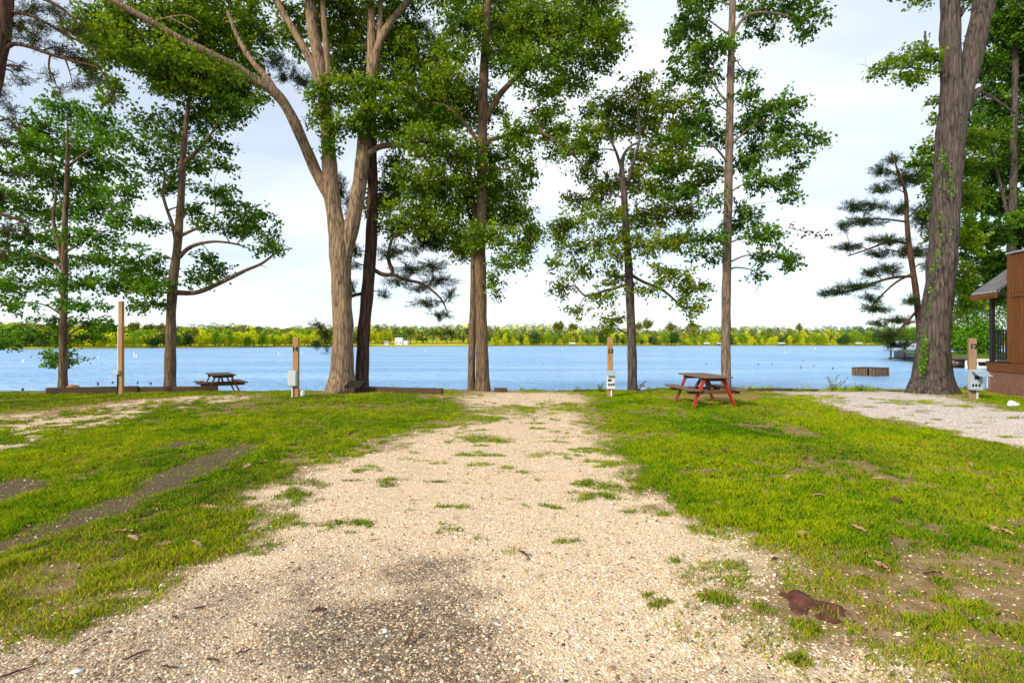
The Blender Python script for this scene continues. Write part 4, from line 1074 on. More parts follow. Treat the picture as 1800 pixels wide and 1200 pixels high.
# post 12: open box turned to the right
r = site_post(1709, 702, 1.68, .17, 'wooden post numbered 12 with an open grey box before the cabin', '12', R(-19), 'post_grey')
number(r, '12', .012, -.054, 1.40, .17)
b = Matrix.Rotation(0.0, 4, 'Z')
def rbox(m, c, size, extra=(0, 0, 0), bev=0.0):
    v = b @ Vector(c); m.box((v.x, v.y, v.z), size, (extra[0], extra[1], extra[2]), bev)
m = MB(); rbox(m, (0, -.075, .55), (.25, .012, .54)); rbox(m, (-.12, -.165, .55), (.012, .19, .54)); rbox(m, (.12, -.165, .55), (.012, .19, .54)); rbox(m, (0, -.165, .815), (.25, .19, .012)); rbox(m, (0, -.165, .285), (.25, .19, .012)); m.build('power_box', M['grey_metal'], r)
m = MB(); rbox(m, (0, -.20, .53), (.225, .012, .46), bev=.003); m.build('panel', M['blue_metal'], r)
m = MB(); rbox(m, (.02, -.210, .61), (.12, .012, .10)); m.build('breaker', M['socket'], r)
for x in (-.07, 0, .07): m = MB(); rbox(m, (x, -.210, .40), (.045, .012, .07)); m.build('socket', M['socket'], r)
m = MB(); rbox(m, (.02, -.455, .74), (.29, .43, .012), (R(18), 0, 0)); 
m.build('lid', M['blue_metal'], r)
m = MB(); m.cyl((.075, -.09, -.15), (.075, -.09, .30), .028); m.build('conduit', M['grey_metal'], r)

# tall bare pole on the left
p = G(213, 694); p[2] = ground_z(p[0], p[1])
r = empty('utility_pole', p); tag(r, 'tall thin unnumbered wooden pole with white conduit and small grey box', 'pole')
m = MB(); m.box((.005, 0, 1.33), (.115, .10, 2.95), bev=.008); m.build('pole', M['post'], r)
m = MB(); m.cyl((-.068, -.03, .74), (-.068, -.03, 2.05), .016); m.build('conduit', M['pvc'], r)
m = MB(); m.box((-.07, -.09, .68), (.15, .09, .12), bev=.006); m.build('junction_box', M['grey_metal'], r)
pts, rd = catmull([(-.068, -.05, .63), (-.06, -.06, .4), (-.075, -.05, .1), (-.068, -.05, -.1)], [.018] * 4, .06)
w = Wood(); w.tube(pts, rd, 8); link('cable', w.mesh('cable'), M['black'], r)

# picnic tables
def picnic_table(loc, rz, s, label, leg_mats, top_mat):
    r = empty('picnic_table', loc, rz); tag(r, label, 'picnic table', 'picnic tables by the lake')
    # local: long axis along Y, feet at z=0
    m = MB()
    for i in range(5): m.box(((i - 2) * .147 * s, random.uniform(-.008, .008), .735), (.139 * s, 1.62, .04), bev=.005)
    m.build('tabletop', top_mat, r)
    for sx in (-1, 1):
        m = MB()
        for i in (0, 1): m.box((sx * (.60 + (i - .5) * .147) * s, random.uniform(-.01, .01), .435), (.139 * s, 1.62, .04), bev=.005)
        m.build('bench', top_mat, r)
    k = 0
    for sy in (-.56, .56):
        for sx in (-1, 1):
            m = MB(); m.bar((sx * .235 * s, sy, .705), (sx * .55 * s, sy, -.02), .04, .095, (0, 1, 0), .004)
            m.build('leg', M[leg_mats[k]], r); k += 1
        m = MB(); m.box((0, sy + .045 * (1 if sy < 0 else -1), .672), (.66 * s, .04, .085), bev=.004); m.build('crossbeam', M['board_x'], r)
        m = MB(); m.box((0, sy + .045 * (1 if sy < 0 else -1), .37), (1.36 * s, .04, .085), bev=.004); m.build('bench_support', M['board_x'], r)
    for sy in (-1, 1):
        m = MB(); m.bar((0, sy * .50, .40), (0, sy * .10, .70), .04, .08); m.build('brace', M['board_x'], r)
    return r
picnic_table((4.78, 12.75, ground_z(4.78, 12.2) + .005), R(3), .95, 'red legged wooden picnic table on the grass before the straight grey trunk', ['red', 'red', 'rust_red', 'rust_red'], M['board'])
picnic_table((-11.95, 21.0, -.50), R(38), .95, 'small orange legged picnic table at the lake edge under the long bare limb', ['orange_wood', 'orange_wood', 'orange_wood', 'orange_wood'], M['board_x']).scale = (1.2, 1.2, 1.06)

# black camp grill between the two trunks
p = P(622, 684, 15.75); z0 = ground_z(p[0], p[1])
g_ = empty('camp_grill', (p[0], p[1], z0 + .05)); tag(g_, 'low black metal grill on four legs at the foot of the two trunks', 'grill')
m = MB()
for x0, x1, zt in ((-.30, .12, .22),):
    m.poly([(-.28, -.15, .13), (.22, -.15, .13), (.36, -.15, .30), (-.08, -.15, .33)], (0, .3, 0))
m.build('hood', M['black'], g_)
for x in (-.22, .18):
    for y in (-.12, .12):
        m = MB(); m.cyl((x, y, -.06), (x, y, .14), .014, n=8); m.build('leg', M['black'], g_)
m = MB(); m.box((-.02, 0, -.03), (.78, .36, .05), bev=.008)
o = m.build('plank', M['timber']); o.location = (p[0] - .05, p[1], z0 + .025); tag(o, 'short dark plank under the black grill', 'plank')

# rusty scrap against the stem right of post 13
p = P(1122, 686, 16.35); z0 = ground_z(p[0], p[1])
m = MB()
for a, b_, w_ in (((-.10, 0, .06), (.26, .05, .30), .018), ((-.04, -.04, .02), (.20, 0, .20), .014), ((.02, 0, .0), (.10, .02, .16), .014), ((.10, .02, .16), (.21, .0, .17), .012), ((-.12, 0, .14), (.05, 0, .04), .014), ((.0, -.02, .0), (.07, -.02, .09), .016)):
    m.cyl(a, b_, w_, w_ * .8, 7)
m.cyl((.21, 0, .17), (.17, 0, .11), .011, n=7)
o = m.build('scrap_iron', M['rust']); o.location = (p[0], p[1], z0 + .02); tag(o, 'rusty iron rods leaning at the foot of the slender grey stem', 'scrap iron')

# white lump and short pipe on the right
m = MB(); m.lump((0, 0, .06), (.12, .09, .09), 8, 3, .28)
o = m.build('white_bag', M['white'], None, True); p = G(1780, 713); o.location = (p[0], p[1], ground_z(p[0], p[1]) - .01)
tag(o, 'crumpled white plastic bag on the grass before the cabin', 'bag')
m = MB(); m.cyl((0, 0, -.1), (0, 0, .22), .04, n=12)
o = m.build('pipe_stub', M['white']); o.location = (P(1683, 690, 16.2)[0], 16.2, ground_z(P(1683, 690, 16.2)[0], 16.2)); tag(o, 'short white pipe stub by the roots of the huge dark trunk', 'pipe')
m = MB(); m.cyl((0, 0, -.3), (0, 0, 1.25), .028, n=10); 
o = m.build('marker_pole', M['white']); pp = P(1736.5, 690, 17.3); o.location = (pp[0], pp[1], -.35); tag(o, 'thin white pole standing against the far corner of the cabin', 'pole')

# rotten stump in the foreground
p = G(1432, 1066)
m = MB(); m.lump((-.04, .04, -.015), (.125, .13, .026), 4, 4, .45); m.lump((.03, -.10, -.015), (.12, .07, .022), 9, 4, .45); m.lump((.10, .0, -.018), (.08, .09, .022), 19, 4, .4)
o = m.build('rotten_stump', M['stump'], None, True); o.location = (p[0], p[1], ground_z(p[0], p[1]) + .004)
tag(o, 'dark red brown rotten stump flush with the worn grass', 'stump')

# fallen leaves
def leaf_blade(kind, seed):
    r_ = random.Random(seed); m = MB(); bm = m.bm
    n = 11; left, right, mid = [], [], []
    for i in range(n):
        t_ = i / (n - 1)
        w_ = .022 * math.sin(math.pi * min(1, t_ * 1.02)) ** .7 * (1.25 if i % 2 else .45) + .0012
        zc = .012 * math.sin(t_ * 3.3 + seed) + .006
        mid.append(bm.verts.new((0, (t_ - .5) * .11, zc)))
        left.append(bm.verts.new((-w_, (t_ - .5) * .11 + .006, zc + .012 * r_.random()))); right.append(bm.verts.new((w_, (t_ - .5) * .11 + .006, zc + .012 * r_.random())))
    for i in range(n - 1):
        bm.faces.new((left[i], mid[i], mid[i + 1], left[i + 1])); bm.faces.new((mid[i], right[i], right[i + 1], mid[i + 1]))
    me = bpy.data.meshes.new('fallen_leaf'); bm.to_mesh(me); bm.free(); me.materials.append(M[kind])
    return me
LM = {k: [leaf_blade(k, i) for i in range(3)] for k in ('dry_leaf', 'pale_leaf', 'dark_leaf')}
def drop(lst, kind, label, group, sc=1.0):
    for i, (px, py) in enumerate(lst):
        me = LM[kind][i % 3]
        o = bpy.data.objects.new('fallen_leaf', me); COL.objects.link(o)
        q = G(px, py); o.location = (q[0], q[1], ground_z(q[0], q[1]) + .022 + .0012 * q[1]); o.scale = (sc, sc, sc)
        o.rotation_euler = (random.uniform(-.5, .3), random.uniform(-.4, .4), random.uniform(0, 6.3))
        tag(o, label, 'leaf', group)
drop([(433, 825), (462, 817), (479, 767), (572, 765), (130, 813), (367, 898), (233, 953), (215, 940), (290, 960), (345, 965), (255, 820)], 'dry_leaf', 'dry brown leaf lying on the lawn left of the pale gravel pad', 'brown leaves on the left lawn', 1.25)
drop([(133, 851)], 'pale_leaf', 'single pale star shaped leaf between the two dark wheel ruts', None, 1.6)
drop([(1415, 811), (1208, 824), (1239, 851), (1384, 846), (1544, 846), (1348, 873), (1439, 878), (1263, 892), (1740, 859), (1777, 835), (1705, 821), (1651, 840), (1315, 747), (1361, 746), (1672, 784), (1412, 946), (1507, 937), (1750, 940), (1765, 945), (1547, 1003)], 'dry_leaf', 'dry tan leaf lying on the lawn right of the pale gravel pad', 'tan leaves on the right lawn', 1.2)
drop([(1573, 887), (1640, 1019), (1555, 1005), (1272, 799), (1380, 830), (1512, 808)], 'dark_leaf', 'dark brown curled leaf on the right lawn', 'dark leaves on the right lawn', 1.2)
drop([(919, 983), (1362, 990), (720, 1130), (560, 1080)], 'dark_leaf', 'dark curled leaf lying on the bare pale gravel', 'dark leaves on the gravel', .8)
def twig(px, py, ang, L, label, group=None):
    q = G(px, py); pts = []
    for i in range(6):
        t_ = i / 5 - .5
        pts.append((t_ * L * math.cos(ang) + random.uniform(-.006, .006), t_ * L * math.sin(ang) + random.uniform(-.008, .008), .008 + random.uniform(0, .006)))
    a, rd = catmull(pts, [.004, .005, .005, .0045, .004, .002], .02); w = Wood(); w.tube(a, rd, 6)
    o = link('twig', w.mesh('twig'), M['rust']); o.location = (q[0], q[1], ground_z(q[0], q[1]) + .003); tag(o, label, 'twig', group)
for a in ((353, 1070, .5, .07), (310, 1089, -.6, .08), (242, 1158, .9, .12), (300, 1177, -.2, .08), (377, 1163, -.3, .10), (430, 1150, .4, .07), (15, 1190, .8, .2)):
    twig(*a, 'small dark twig on the grey gravel at the near left', 'twigs on the near left gravel')
twig(1717, 1077, -.5, .14, 'pale broken stick on the worn grass at the near right')

# shore weeds
def weed(px, Y, h, seed, label, z=None):
    rng = np.random.default_rng(seed); c = P(px, 686, Y); c[2] = ground_z(c[0], c[1]) if z is None else z
    w = Wood(); A = []
    for i in range(6):
        d = rng.normal(size=3) * np.array([.28, .2, .1]) * h; tip = np.array([d[0], d[1], h * rng.uniform(.5, 1)])
        a, rd = catmull([(0, 0, -.03), tip * .5 + rng.normal(size=3) * .02, tip], [.006, .004, .002], .05); w.tube(a, rd, 5)
        A.append(a[len(a) // 3:])
    r = empty('weed', c); tag(r, label, 'plant', 'weeds at the lawn edge')
    link('stem', w.mesh('stem'), M['leaf_oak'], r)
    S = np.repeat(np.vstack(A), 3, 0); n = len(S)
    me = leaf_mesh('foliage', S, rng.normal(size=(n, 3)), rng.normal(size=(n, 3)) * .6 + [0, 0, 1], np.full(n, .055), np.full(n, .016), rng.random(n)); link('foliage', me, M['leaf_lime'], r)
weed(1462, 16.5, .55, 3, 'thin leggy weed sticking up at the head of the right gravel drive')
weed(1512, 16.5, .22, 4, 'low small weed at the lawn edge right of the leggy one')
weed(1056, 16.3, .30, 5, 'small broad leaved weed just left of post 13')
weed(365, 16.6, .16, 6, 'low green tuft below the small orange legged table')

# ------------------------------------------------------------------ cabin
M['cedar'] = mat_wood('cedar', (.125, .050, .015), (.235, .10, .032), 'z', 26, .7, .15)
M['cedar_trim'] = mat_wood('cedar_trim', (.14, .054, .018), (.24, .098, .035), 'y', 26, .7, .15)
M['porch_black'] = mat_simple('porch_black', (.012, .012, .014), (.022, .022, .026), 12, .5, .05)
M['roof_metal'] = mat_simple('roof_metal', (.42, .44, .47), (.56, .58, .60), 5, .38, .03, .4, .5)
M['lattice'] = mat_simple('lattice', (.20, .10, .075), (.30, .17, .125), 10, .8, .2)
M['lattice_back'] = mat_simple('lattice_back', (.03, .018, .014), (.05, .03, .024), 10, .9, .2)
CX, CY, CR = P(1738, 694, 15.7)[0], 15.7, R(-10)
cz = ground_z(CX - .2, CY)
cab = empty('cabin', (CX, CY, cz - .02), CR); tag(cab, 'small brown board cabin with metal porch roof and lattice skirt', 'cabin')
# local: outer side wall on x=0, porch from y=0 (lake end) to y=-0.75, body further towards the viewer (negative y)
PY, BL = -.78, -4.2
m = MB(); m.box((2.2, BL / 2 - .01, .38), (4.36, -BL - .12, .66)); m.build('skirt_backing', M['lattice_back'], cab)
m = MB()
s_ = .095; zt, zb = .70, .0
n_ = int((-BL + .8) / s_)
for k in range(n_ + 8):
    for sgn, xo in ((1, -.012), (-1, -.024)):
        y0 = -k * s_ + .75 * (sgn > 0); y1 = y0 - sgn * .75
        a_ = [y0, zb]; b_ = [y1, zt]
        # clip to the skirt
        def clip(p_, q_, lo, hi):
            p_, q_ = list(p_), list(q_)
            if p_[0] < q_[0]: p_, q_ = q_, p_
            if p_[0] < lo or q_[0] > hi: return None
            if p_[0] > hi: t0 = (p_[0] - hi) / (p_[0] - q_[0]); p_ = [hi, p_[1] + (q_[1] - p_[1]) * t0]
            if q_[0] < lo: t0 = (p_[0] - lo) / (p_[0] - q_[0]); q_ = [lo, p_[1] + (q_[1] - p_[1]) * t0]
            return p_, q_
        cc = clip(a_, b_, BL, 0)
        if cc and abs(cc[0][0] - cc[1][0]) > .03:
            m.bar((xo, cc[0][0], cc[0][1]), (xo, cc[1][0], cc[1][1]), .034, .008, (1, 0, 0))
m.build('lattice', M['lattice'], cab)
m = MB(); m.box((2.2, BL / 2, .83), (4.5, -BL + .04, .26), bev=.01); m.build('rim_board', M['cedar_trim'], cab)
m = MB(); m.box((2.2, PY / 2 + .03, .985), (4.5, -PY + .06, .05), bev=.006); m.build('porch_floor', M['porch_black'], cab)
for yy, xx in ((-.05, .06), (-.05, 4.2)):
    m = MB(); m.box((xx, yy, 2.02), (.10, .10, 2.02), bev=.006); m.build('porch_post', M['porch_black'], cab)
rl = empty('railing', (0, 0, 0)); rl.parent = cab
m = MB(); m.box((.06, PY / 2, 1.93), (.06, -PY - .12, .05), bev=.004); m.build('rail', M['porch_black'], rl)
m = MB(); m.box((.06, PY / 2, 1.08), (.05, -PY - .12, .04), bev=.004); m.build('rail', M['porch_black'], rl)
for k in range(6):
    m = MB(); m.box((.06, -.17 - k * .105, 1.50), (.03, .03, .81)); m.build('baluster', M['porch_black'], rl)
m = MB(); m.box((2.2, -.05, 1.93), (4.1, .06, .05)); m.box((2.2, -.05, 1.08), (4.1, .05, .04)); 
for k in range(30): m.box((.22 + k * .135, -.05, 1.50), (.03, .03, .81))
m.build('rail', M['porch_black'], rl)
# body walls with a parapet that rises above the porch roof
WT = 4.12
m = MB(); m.box((2.2, (PY + BL) / 2, (WT + .98) / 2 + .0), (4.40, PY - BL, WT - .96), bev=.004); m.build('wall', M['cedar'], cab)
m = MB()
for k in range(10):
    m.box((-.012, PY - .14 - k * .335, 1.94), (.024, .045, 1.86))
    m.box((-.012, PY - .14 - k * .335, 3.55), (.024, .045, 1.08))
for k in range(12): m.box((.25 + k * .36, PY + .012, 2.2), (.045, .024, 2.3))
m.build('batten', M['cedar'], cab)
m = MB(); m.box((-.018, PY - .03, 2.55), (.036, .09, 3.10), bev=.003); m.box((-.016, (PY + BL) / 2 - .04, 2.93), (.032, PY - BL - .1, .10), bev=.003); m.build('trim', M['cedar_trim'], cab)
m = MB(); m.box((2.2, (PY + BL) / 2, WT + .045), (4.52, PY - BL + .10, .05), bev=.006); m.build('cap_flashing', M['roof_metal'], cab)
# porch roof: slopes down to the outer side
rf = empty('porch_roof', (0, 0, 0)); rf.parent = cab
x0, z0_, x1, z1 = -.30, 3.06, .78, 3.90
yl, yn = .28, PY + .03
m = MB(); m.poly([(x0, yl, z0_), (x0, yn, z0_), (x1, yn, z1), (x1, yl, z1)], (0, 0, .03)); m.poly([(x1, yl, z1), (x1, yn, z1), (4.6, yn, 3.95), (4.6, yl, 3.95)], (0, 0, .03)); m.build('metal_sheet', M['roof_metal'], rf)
m = MB()
for k in range(8):
    yy = yl - .03 - k * .142
    if yy > yn: m.bar((x0, yy, z0_ + .037), (x1, yy, z1 + .037), .032, .018, (0, 1, 0))
m.build('shaded_seam', mat_simple('shaded_seam', (.05, .055, .065), (.08, .085, .10), 5, .4, .0, .3, .5), rf)  # raised seams, their shadow painted in as a dark metal colour
m = MB(); m.box((x0 + .02, (yl + yn) / 2, z0_ - .09), (.035, yl - yn, .17), bev=.004); m.bar((x0, yl, z0_ - .07), (x1, yl, z1 - .07), .03, .13, (0, 1, 0)); m.build('fascia', M['cedar_trim'], rf)
m = MB(); m.box((2.0, (yl + yn) / 2 - .02, z0_ - .02), (4.5, yl - yn - .1, .02)); m.build('soffit', M['porch_black'], rf)
# porch lamp
m = MB(); m.cyl((.20, PY + .10, 2.72), (.20, PY + .10, 2.84), .05, .06, 12)
t = NT('lamp_glow'); e = t.n('ShaderNodeEmission'); e.inputs[0].default_value = (1, .42, .12, 1); e.inputs[1].default_value = 9
lp_ = m.build('porch_lamp', t.done(e.outputs[0]), cab)
m = MB(); m.box((.20, PY + .06, 2.86), (.10, .10, .04)); m.build('lamp_cap', M['porch_black'], lp_)

# ------------------------------------------------------------------ far shore
SHX = [-700, -200, 100, 300, 560, 700, 900, 1300, 1560, 1650]
SHY = [230, 235, 245, 285, 370, 425, 500, 560, 540, 520]
def shore(px): return float(np.interp(px, SHX, SHY))
offs = np.array([-4, 0, 2.5, 7, 18, 40, 70, 120, 220, 420.])
offz = np.array([-.6, .0, .35, .6, 1.0, 1.9, 4, 8, 13, 20.])
pxs = np.arange(-700, 2500, 8.0)
V = []
for ox, oz in zip(offs, offz):
    for px in pxs:
        Yb = shore(px) + (vnoise(np.array([px * .03]), np.array([0.]), 3)[0] - .5) * 10
        Y = Yb + ox
        V.append(((px - 900) / F * Y, Y, WATER + oz))
n = len(pxs); idx = np.arange(len(V)).reshape(len(offs), n)
me = np_mesh('far_shore', V, np.stack([idx[:-1, :-1], idx[:-1, 1:], idx[1:, 1:], idx[1:, :-1]], -1).reshape(-1, 4), True)
t = NT('far_shore'); oc = t.coord('Object'); nn = t.noise(oc, .03, 4); n2 = t.noise(oc, .25, 4)
sp = t.n('ShaderNodeSeparateXYZ'); t.l(oc, sp.inputs[0])
lawn = t.ramp(n2, [(.3, (.34, .38, .012)), (.7, (.66, .56, .04))])
bank = t.ramp(nn, [(.35, (.30, .17, .06)), (.6, (.20, .20, .03))])
k_ = t.ramp(t.math('ADD', sp.outputs[2], 1.2), [(.35, 0.0), (.75, 1.0)])
c = t.mix(k_, bank, lawn)
tag(link('far_shore', me, t.done(t.principled(c, .95, None, 0, .1))), kind='structure')

FL = dict(
 lime=mat_leaf('far_lime', (.16, .25, .004), (.46, .56, .008), (.80, .80, .02), .3),
 mid=mat_leaf('far_mid', (.04, .11, .008), (.16, .31, .012), (.40, .52, .02), .25),
 deep=mat_leaf('far_deep', (.012, .045, .014), (.035, .10, .022), (.09, .17, .03), .15),
 olive=mat_leaf('far_olive', (.04, .065, .01), (.13, .16, .022), (.30, .28, .04), .2))
M['far_bark'] = mat_simple('far_bark', (.10, .065, .04), (.22, .15, .09), 1.0, .9, .1)
def far_crown(rng, h, r, kind, q):
    """leaf-clump quads of a crown of height h, radius r"""
    if kind == 'pine':
        z = h * (.58 + .42 * rng.random(q)); rad = r * np.clip(1.15 - abs((z / h - .74) / .32), .25, 1) 
    else:
        z = h * (.05 + .95 * rng.random(q) ** .9); t_ = z / h
        rad = r * np.clip(np.sin(np.pi * np.clip(t_ * .88 + .10, 0, 1)) ** .6, .12, 1)
    lob = 1 + .35 * np.sin(3 * rng.random() * 6 + z * 1.1)
    a = rng.random(q) * 6.283; rr_ = rad * lob * rng.random(q) ** .45
    p = np.stack([np.cos(a) * rr_, np.sin(a) * rr_, z], -1)
    # gather into clumps
    nc = max(6, q // 14); cc = p[rng.integers(0, q, nc)]
    p = cc[rng.integers(0, nc, q)] * .55 + p * .45 + rng.normal(size=(q, 3)) * .28
    return p
def quads(p, rng, size):
    n = len(p)
    ax = rng.normal(size=(n, 3)); nr = rng.normal(size=(n, 3)) + [0, -.5, .6]
    s = size * (.6 + .8 * rng.random(n))
    ax /= np.linalg.norm(ax, axis=1)[:, None]; sd_ = np.cross(nr, ax); sd_ /= np.linalg.norm(sd_, axis=1)[:, None] + 1e-9
    ax, sd_ = ax * s[:, None], sd_ * s[:, None] * .6
    return np.stack([p - ax, p + sd_, p + ax, p - sd_], 1).reshape(-1, 3)
def far_proto(kind, leaf, seed):
    rng = np.random.default_rng(seed); h = 12.0
    r = {'round': 5.0, 'tall': 3.3, 'bush': 4.0, 'pine': 2.8}[kind]
    if kind == 'bush': h = 7.0
    q = {'pine': 520}.get(kind, 1200)
    p = far_crown(rng, h, r, kind, q)
    V = quads(p, rng, .42)
    w = Wood(); hh = h * (.8 if kind == 'pine' else .6)
    w.tube(np.array([(0, 0, -.6), (.05, 0, hh * .5), (rng.normal() * .2, 0, hh)]), np.array([.22, .17, .07]) * (1.3 if kind == 'pine' else 1), 6)
    WV = np.vstack(w.V); WF = np.vstack([f for f in w.F if len(f)])
    i = np.arange(q) * 4
    me = np_mesh('shore_tree', np.vstack([V, WV]), [np.stack([i, i + 1, i + 2, i + 3], -1), WF + len(V)])
    me.materials.append(FL[leaf]); me.materials.append(M['far_bark'])
    mi = np.zeros(len(me.polygons), np.int32); mi[q:] = 1; me.polygons.foreach_set('material_index', mi)
    base_t = np.repeat(rng.random(max(1, q // 10 + 1)), 10)[:q]
    point_attr(me, 'tint', np.concatenate([np.repeat(np.clip(.5 * base_t + .5 * rng.random(q), 0, 1), 4), np.zeros(len(WV))]))
    return me
PR = {}
for k in ('round', 'tall', 'bush'):
    for lf in ('lime', 'mid', 'deep'):
        PR[k, lf] = [far_proto(k, lf, hash_) for hash_ in (len(PR) * 3 + 1, len(PR) * 3 + 2)]
PR['pine', 'olive'] = [far_proto('pine', 'olive', 91), far_proto('pine', 'olive', 92), far_proto('pine', 'olive', 93)]
LAB = {('round', 'lime'): 'rounded bright yellow green tree on the far lake shore', ('tall', 'lime'): 'narrow bright yellow green tree on the far lake shore', ('bush', 'lime'): 'low bright yellow green bush tree at the far waterline',
       ('round', 'mid'): 'rounded mid green tree on the far lake shore', ('tall', 'mid'): 'narrow mid green tree on the far lake shore', ('bush', 'mid'): 'low mid green bush tree at the far waterline',
       ('round', 'deep'): 'rounded dark green tree on the far lake shore', ('tall', 'deep'): 'narrow dark green tree on the far lake shore', ('bush', 'deep'): 'low dark green bush tree at the far waterline',
       ('pine', 'olive'): 'olive pine with bare trunk on the far lake shore'}
rr = random.Random(77)
protos = {}
def far_tree(px, Y, z, kind, leaf, hpx):
    k = rr.randrange(len(PR[kind, leaf])); me = PR[kind, leaf][k]
    if (kind, leaf, k) not in protos:
        o = bpy.data.objects.new('shore_tree', me); protos[kind, leaf, k] = o
    else: o = protos[kind, leaf, k].copy()
    COL.objects.link(o)
    h = 7.0 if kind == 'bush' else 12.0
    s = hpx * Y / F / h
    o.location = ((px - 900) / F * Y, Y, z); o.rotation_euler = (0, 0, rr.uniform(0, 6.3)); w_ = s * rr.uniform(.8, 1.5)
    o.scale = (w_, w_, s)
    tag(o, LAB[kind, leaf], 'tree', 'trees along the far shore')
def zone(px):
    u = rr.random()
    if px < 95: return ('mid', 'round') if u < .6 else ('deep', 'round')
    if px < 250: return ('lime', 'tall' if u < .4 else 'round') if u < .86 else ('mid', 'round')
    if px < 345: return ('mid', 'tall') if u < .35 else (('deep', 'round') if u < .65 else (('olive', 'pine') if u < .85 else ('lime', 'tall')))
    if px < 560: return ('lime', 'round' if u < .5 else 'tall') if u < .82 else ('mid', 'tall')
    if px < 640: return ('mid', 'round') if u < .6 else ('lime', 'round')
    if px < 700: return ('lime', 'tall') if u < .55 else ('mid', 'round')
    if px < 840: return ('olive', 'pine') if u < .45 else (('lime', 'bush') if u < .62 else (('mid', 'tall') if u < .85 else ('lime', 'tall')))
    if px < 1060: return ('lime', 'round' if u < .2 else 'tall') if u < .42 else (('mid', 'round') if u < .72 else (('deep', 'round') if u < .88 else ('olive', 'pine')))
    if px < 1200: return ('mid', 'round') if u < .5 else (('lime', 'round') if u < .68 else ('deep', 'round'))
    if px < 1470: return ('lime', 'round') if u < .5 else (('mid', 'round') if u < .8 else ('lime', 'bush') if u < .9 else ('deep', 'round'))
    return ('deep', 'round') if u < .65 else ('mid', 'round')
px = -60.0
while px < 1640:
    lf, kd = zone(px)
    if not (690 < px < 716 and True):
        Ysh = shore(px)
        off = rr.uniform(5, 16) + (rr.uniform(28, 45) if 645 < px < 835 else 0)
        hp = rr.uniform(11, 28) * (1.12 if px < 560 else 1.0)
        if kd == 'bush': hp *= .55
        if lf == 'lime' and px > 700: hp *= rr.uniform(.6, .95)
        if kd == 'pine': hp *= 1.05
        far_tree(px, Ysh + off, float(np.interp(off, offs, offz)) + WATER - .2, kd, lf, hp)
    px += rr.choice((3.0, 5.0, 7.0, 9.5)) * rr.uniform(.8, 1.3)
# tall pines standing out of the skyline
for px, hp in ((978, 41), (985, 42), (1008, 40), (1122, 41), (1138, 46), (1180, 40), (232, 38), (238, 40), (262, 38), (283, 38), (300, 36), (1405, 38)):
    Ysh = shore(px) + 60
    far_tree(px, Ysh, 2.0, 'pine', 'olive', hp - 4)
# the wooded ridge behind: one mass
def ridge():
    rng = np.random.default_rng(5); Vs, Ts, mats = [], [], []
    for row, (off, n_, hp0) in enumerate(((20, 300, 18), (48, 260, 23), (85, 250, 26), (130, 230, 28), (190, 200, 29), (300, 180, 30))):
        for i in range(n_):
            px = -90 + 1760 * (i + rng.random()) / n_
            if row == 0 and 640 < px < 840: continue
            Y = shore(px) + off * rng.uniform(.85, 1.15)
            z = WATER + float(np.interp(off, offs, offz))
            crest = 1 + .20 * math.exp(-((px - 850) / 95) ** 2) + .07 * math.sin(px * .021) + .05 * math.sin(px * .047 + 1) - .10 * math.exp(-((px - 1130) / 90) ** 2) + (.10 if px < 80 else 0)
            top = (hp0 + rng.normal() * 2.2) * crest * Y / F + EYE
            top = min(top, 24 + EYE) if row > 2 and False else top
            h = max(6, top - z) * .92
            rad = rng.uniform(2.6, 4.4) * (1 + .002 * off)
            q = 170
            t_ = rng.random(q); a = rng.random(q) * 6.283; r_ = rad * np.sqrt(rng.random(q)) * np.sin(np.pi * (.12 + .83 * t_)) ** .6
            p = np.stack([np.cos(a) * r_ + (px - 900) / F * Y, np.sin(a) * r_ + Y, z + h * (.25 + .75 * t_)], -1)
            Vs.append(quads(p, rng, .62))
            u = rng.random(); Ts.append(np.repeat(np.clip(.5 * u + .5 * rng.random(q), 0, 1), 4))
            m_ = 0 if u < .52 else (1 if u < .72 else (2 if u < .9 else 3))
            if row == 0 and 100 < px < 560: m_ = 3 if u > .35 else 1
            if row <= 1 and 700 < px < 835: m_ = 2
            if px > 1480: m_ = 2 if u < .7 else 1
            mats.append(np.full(q, m_, np.int32))
    V = np.vstack(Vs); i = np.arange(len(V) // 4) * 4
    me = np_mesh('forest', V, np.stack([i, i + 1, i + 2, i + 3], -1)); point_attr(me, 'tint', np.concatenate(Ts))
    for k in ('olive', 'mid', 'deep', 'lime'): me.materials.append(FL[k])
    me.polygons.foreach_set('material_index', np.concatenate(mats))
    tag(link('forest', me, None), 'wooded ridge rising behind the trees of the far shore', 'forest', kind='stuff')
ridge()

# buildings on the far shore
M['far_white'] = mat_simple('far_white', (.56, .61, .68), (.66, .70, .76), 1, .6, .02)
M['far_grey'] = mat_simple('far_grey', (.32, .35, .40), (.42, .45, .5), 1, .6, .02)
M['far_glass'] = mat_simple('far_glass', (.05, .07, .10), (.09, .12, .16), 1, .2, .0, 0, .6)
M['far_brick'] = mat_simple('far_brick', (.25, .10, .07), (.36, .16, .11), 1, .8, .02)
M['far_wood'] = mat_simple('far_wood', (.12, .075, .05), (.24, .16, .11), 1, .8, .05)
def far_at(px, off):
    Y = shore(px) + off
    return ((px - 900) / F * Y, Y, float(np.interp(off, offs, offz)) + WATER)
def gable(m, w, d, z0, h, ov=.3):
    m.poly([(-w / 2 - ov, -d / 2 - ov, z0), (w / 2 + ov, -d / 2 - ov, z0), (w / 2 + ov, 0, z0 + h), (-w / 2 - ov, 0, z0 + h)], (0, 0, .15))
    m.poly([(-w / 2 - ov, d / 2 + ov, z0), (-w / 2 - ov, 0, z0 + h), (w / 2 + ov, 0, z0 + h), (w / 2 + ov, d / 2 + ov, z0)], (0, 0, .15))
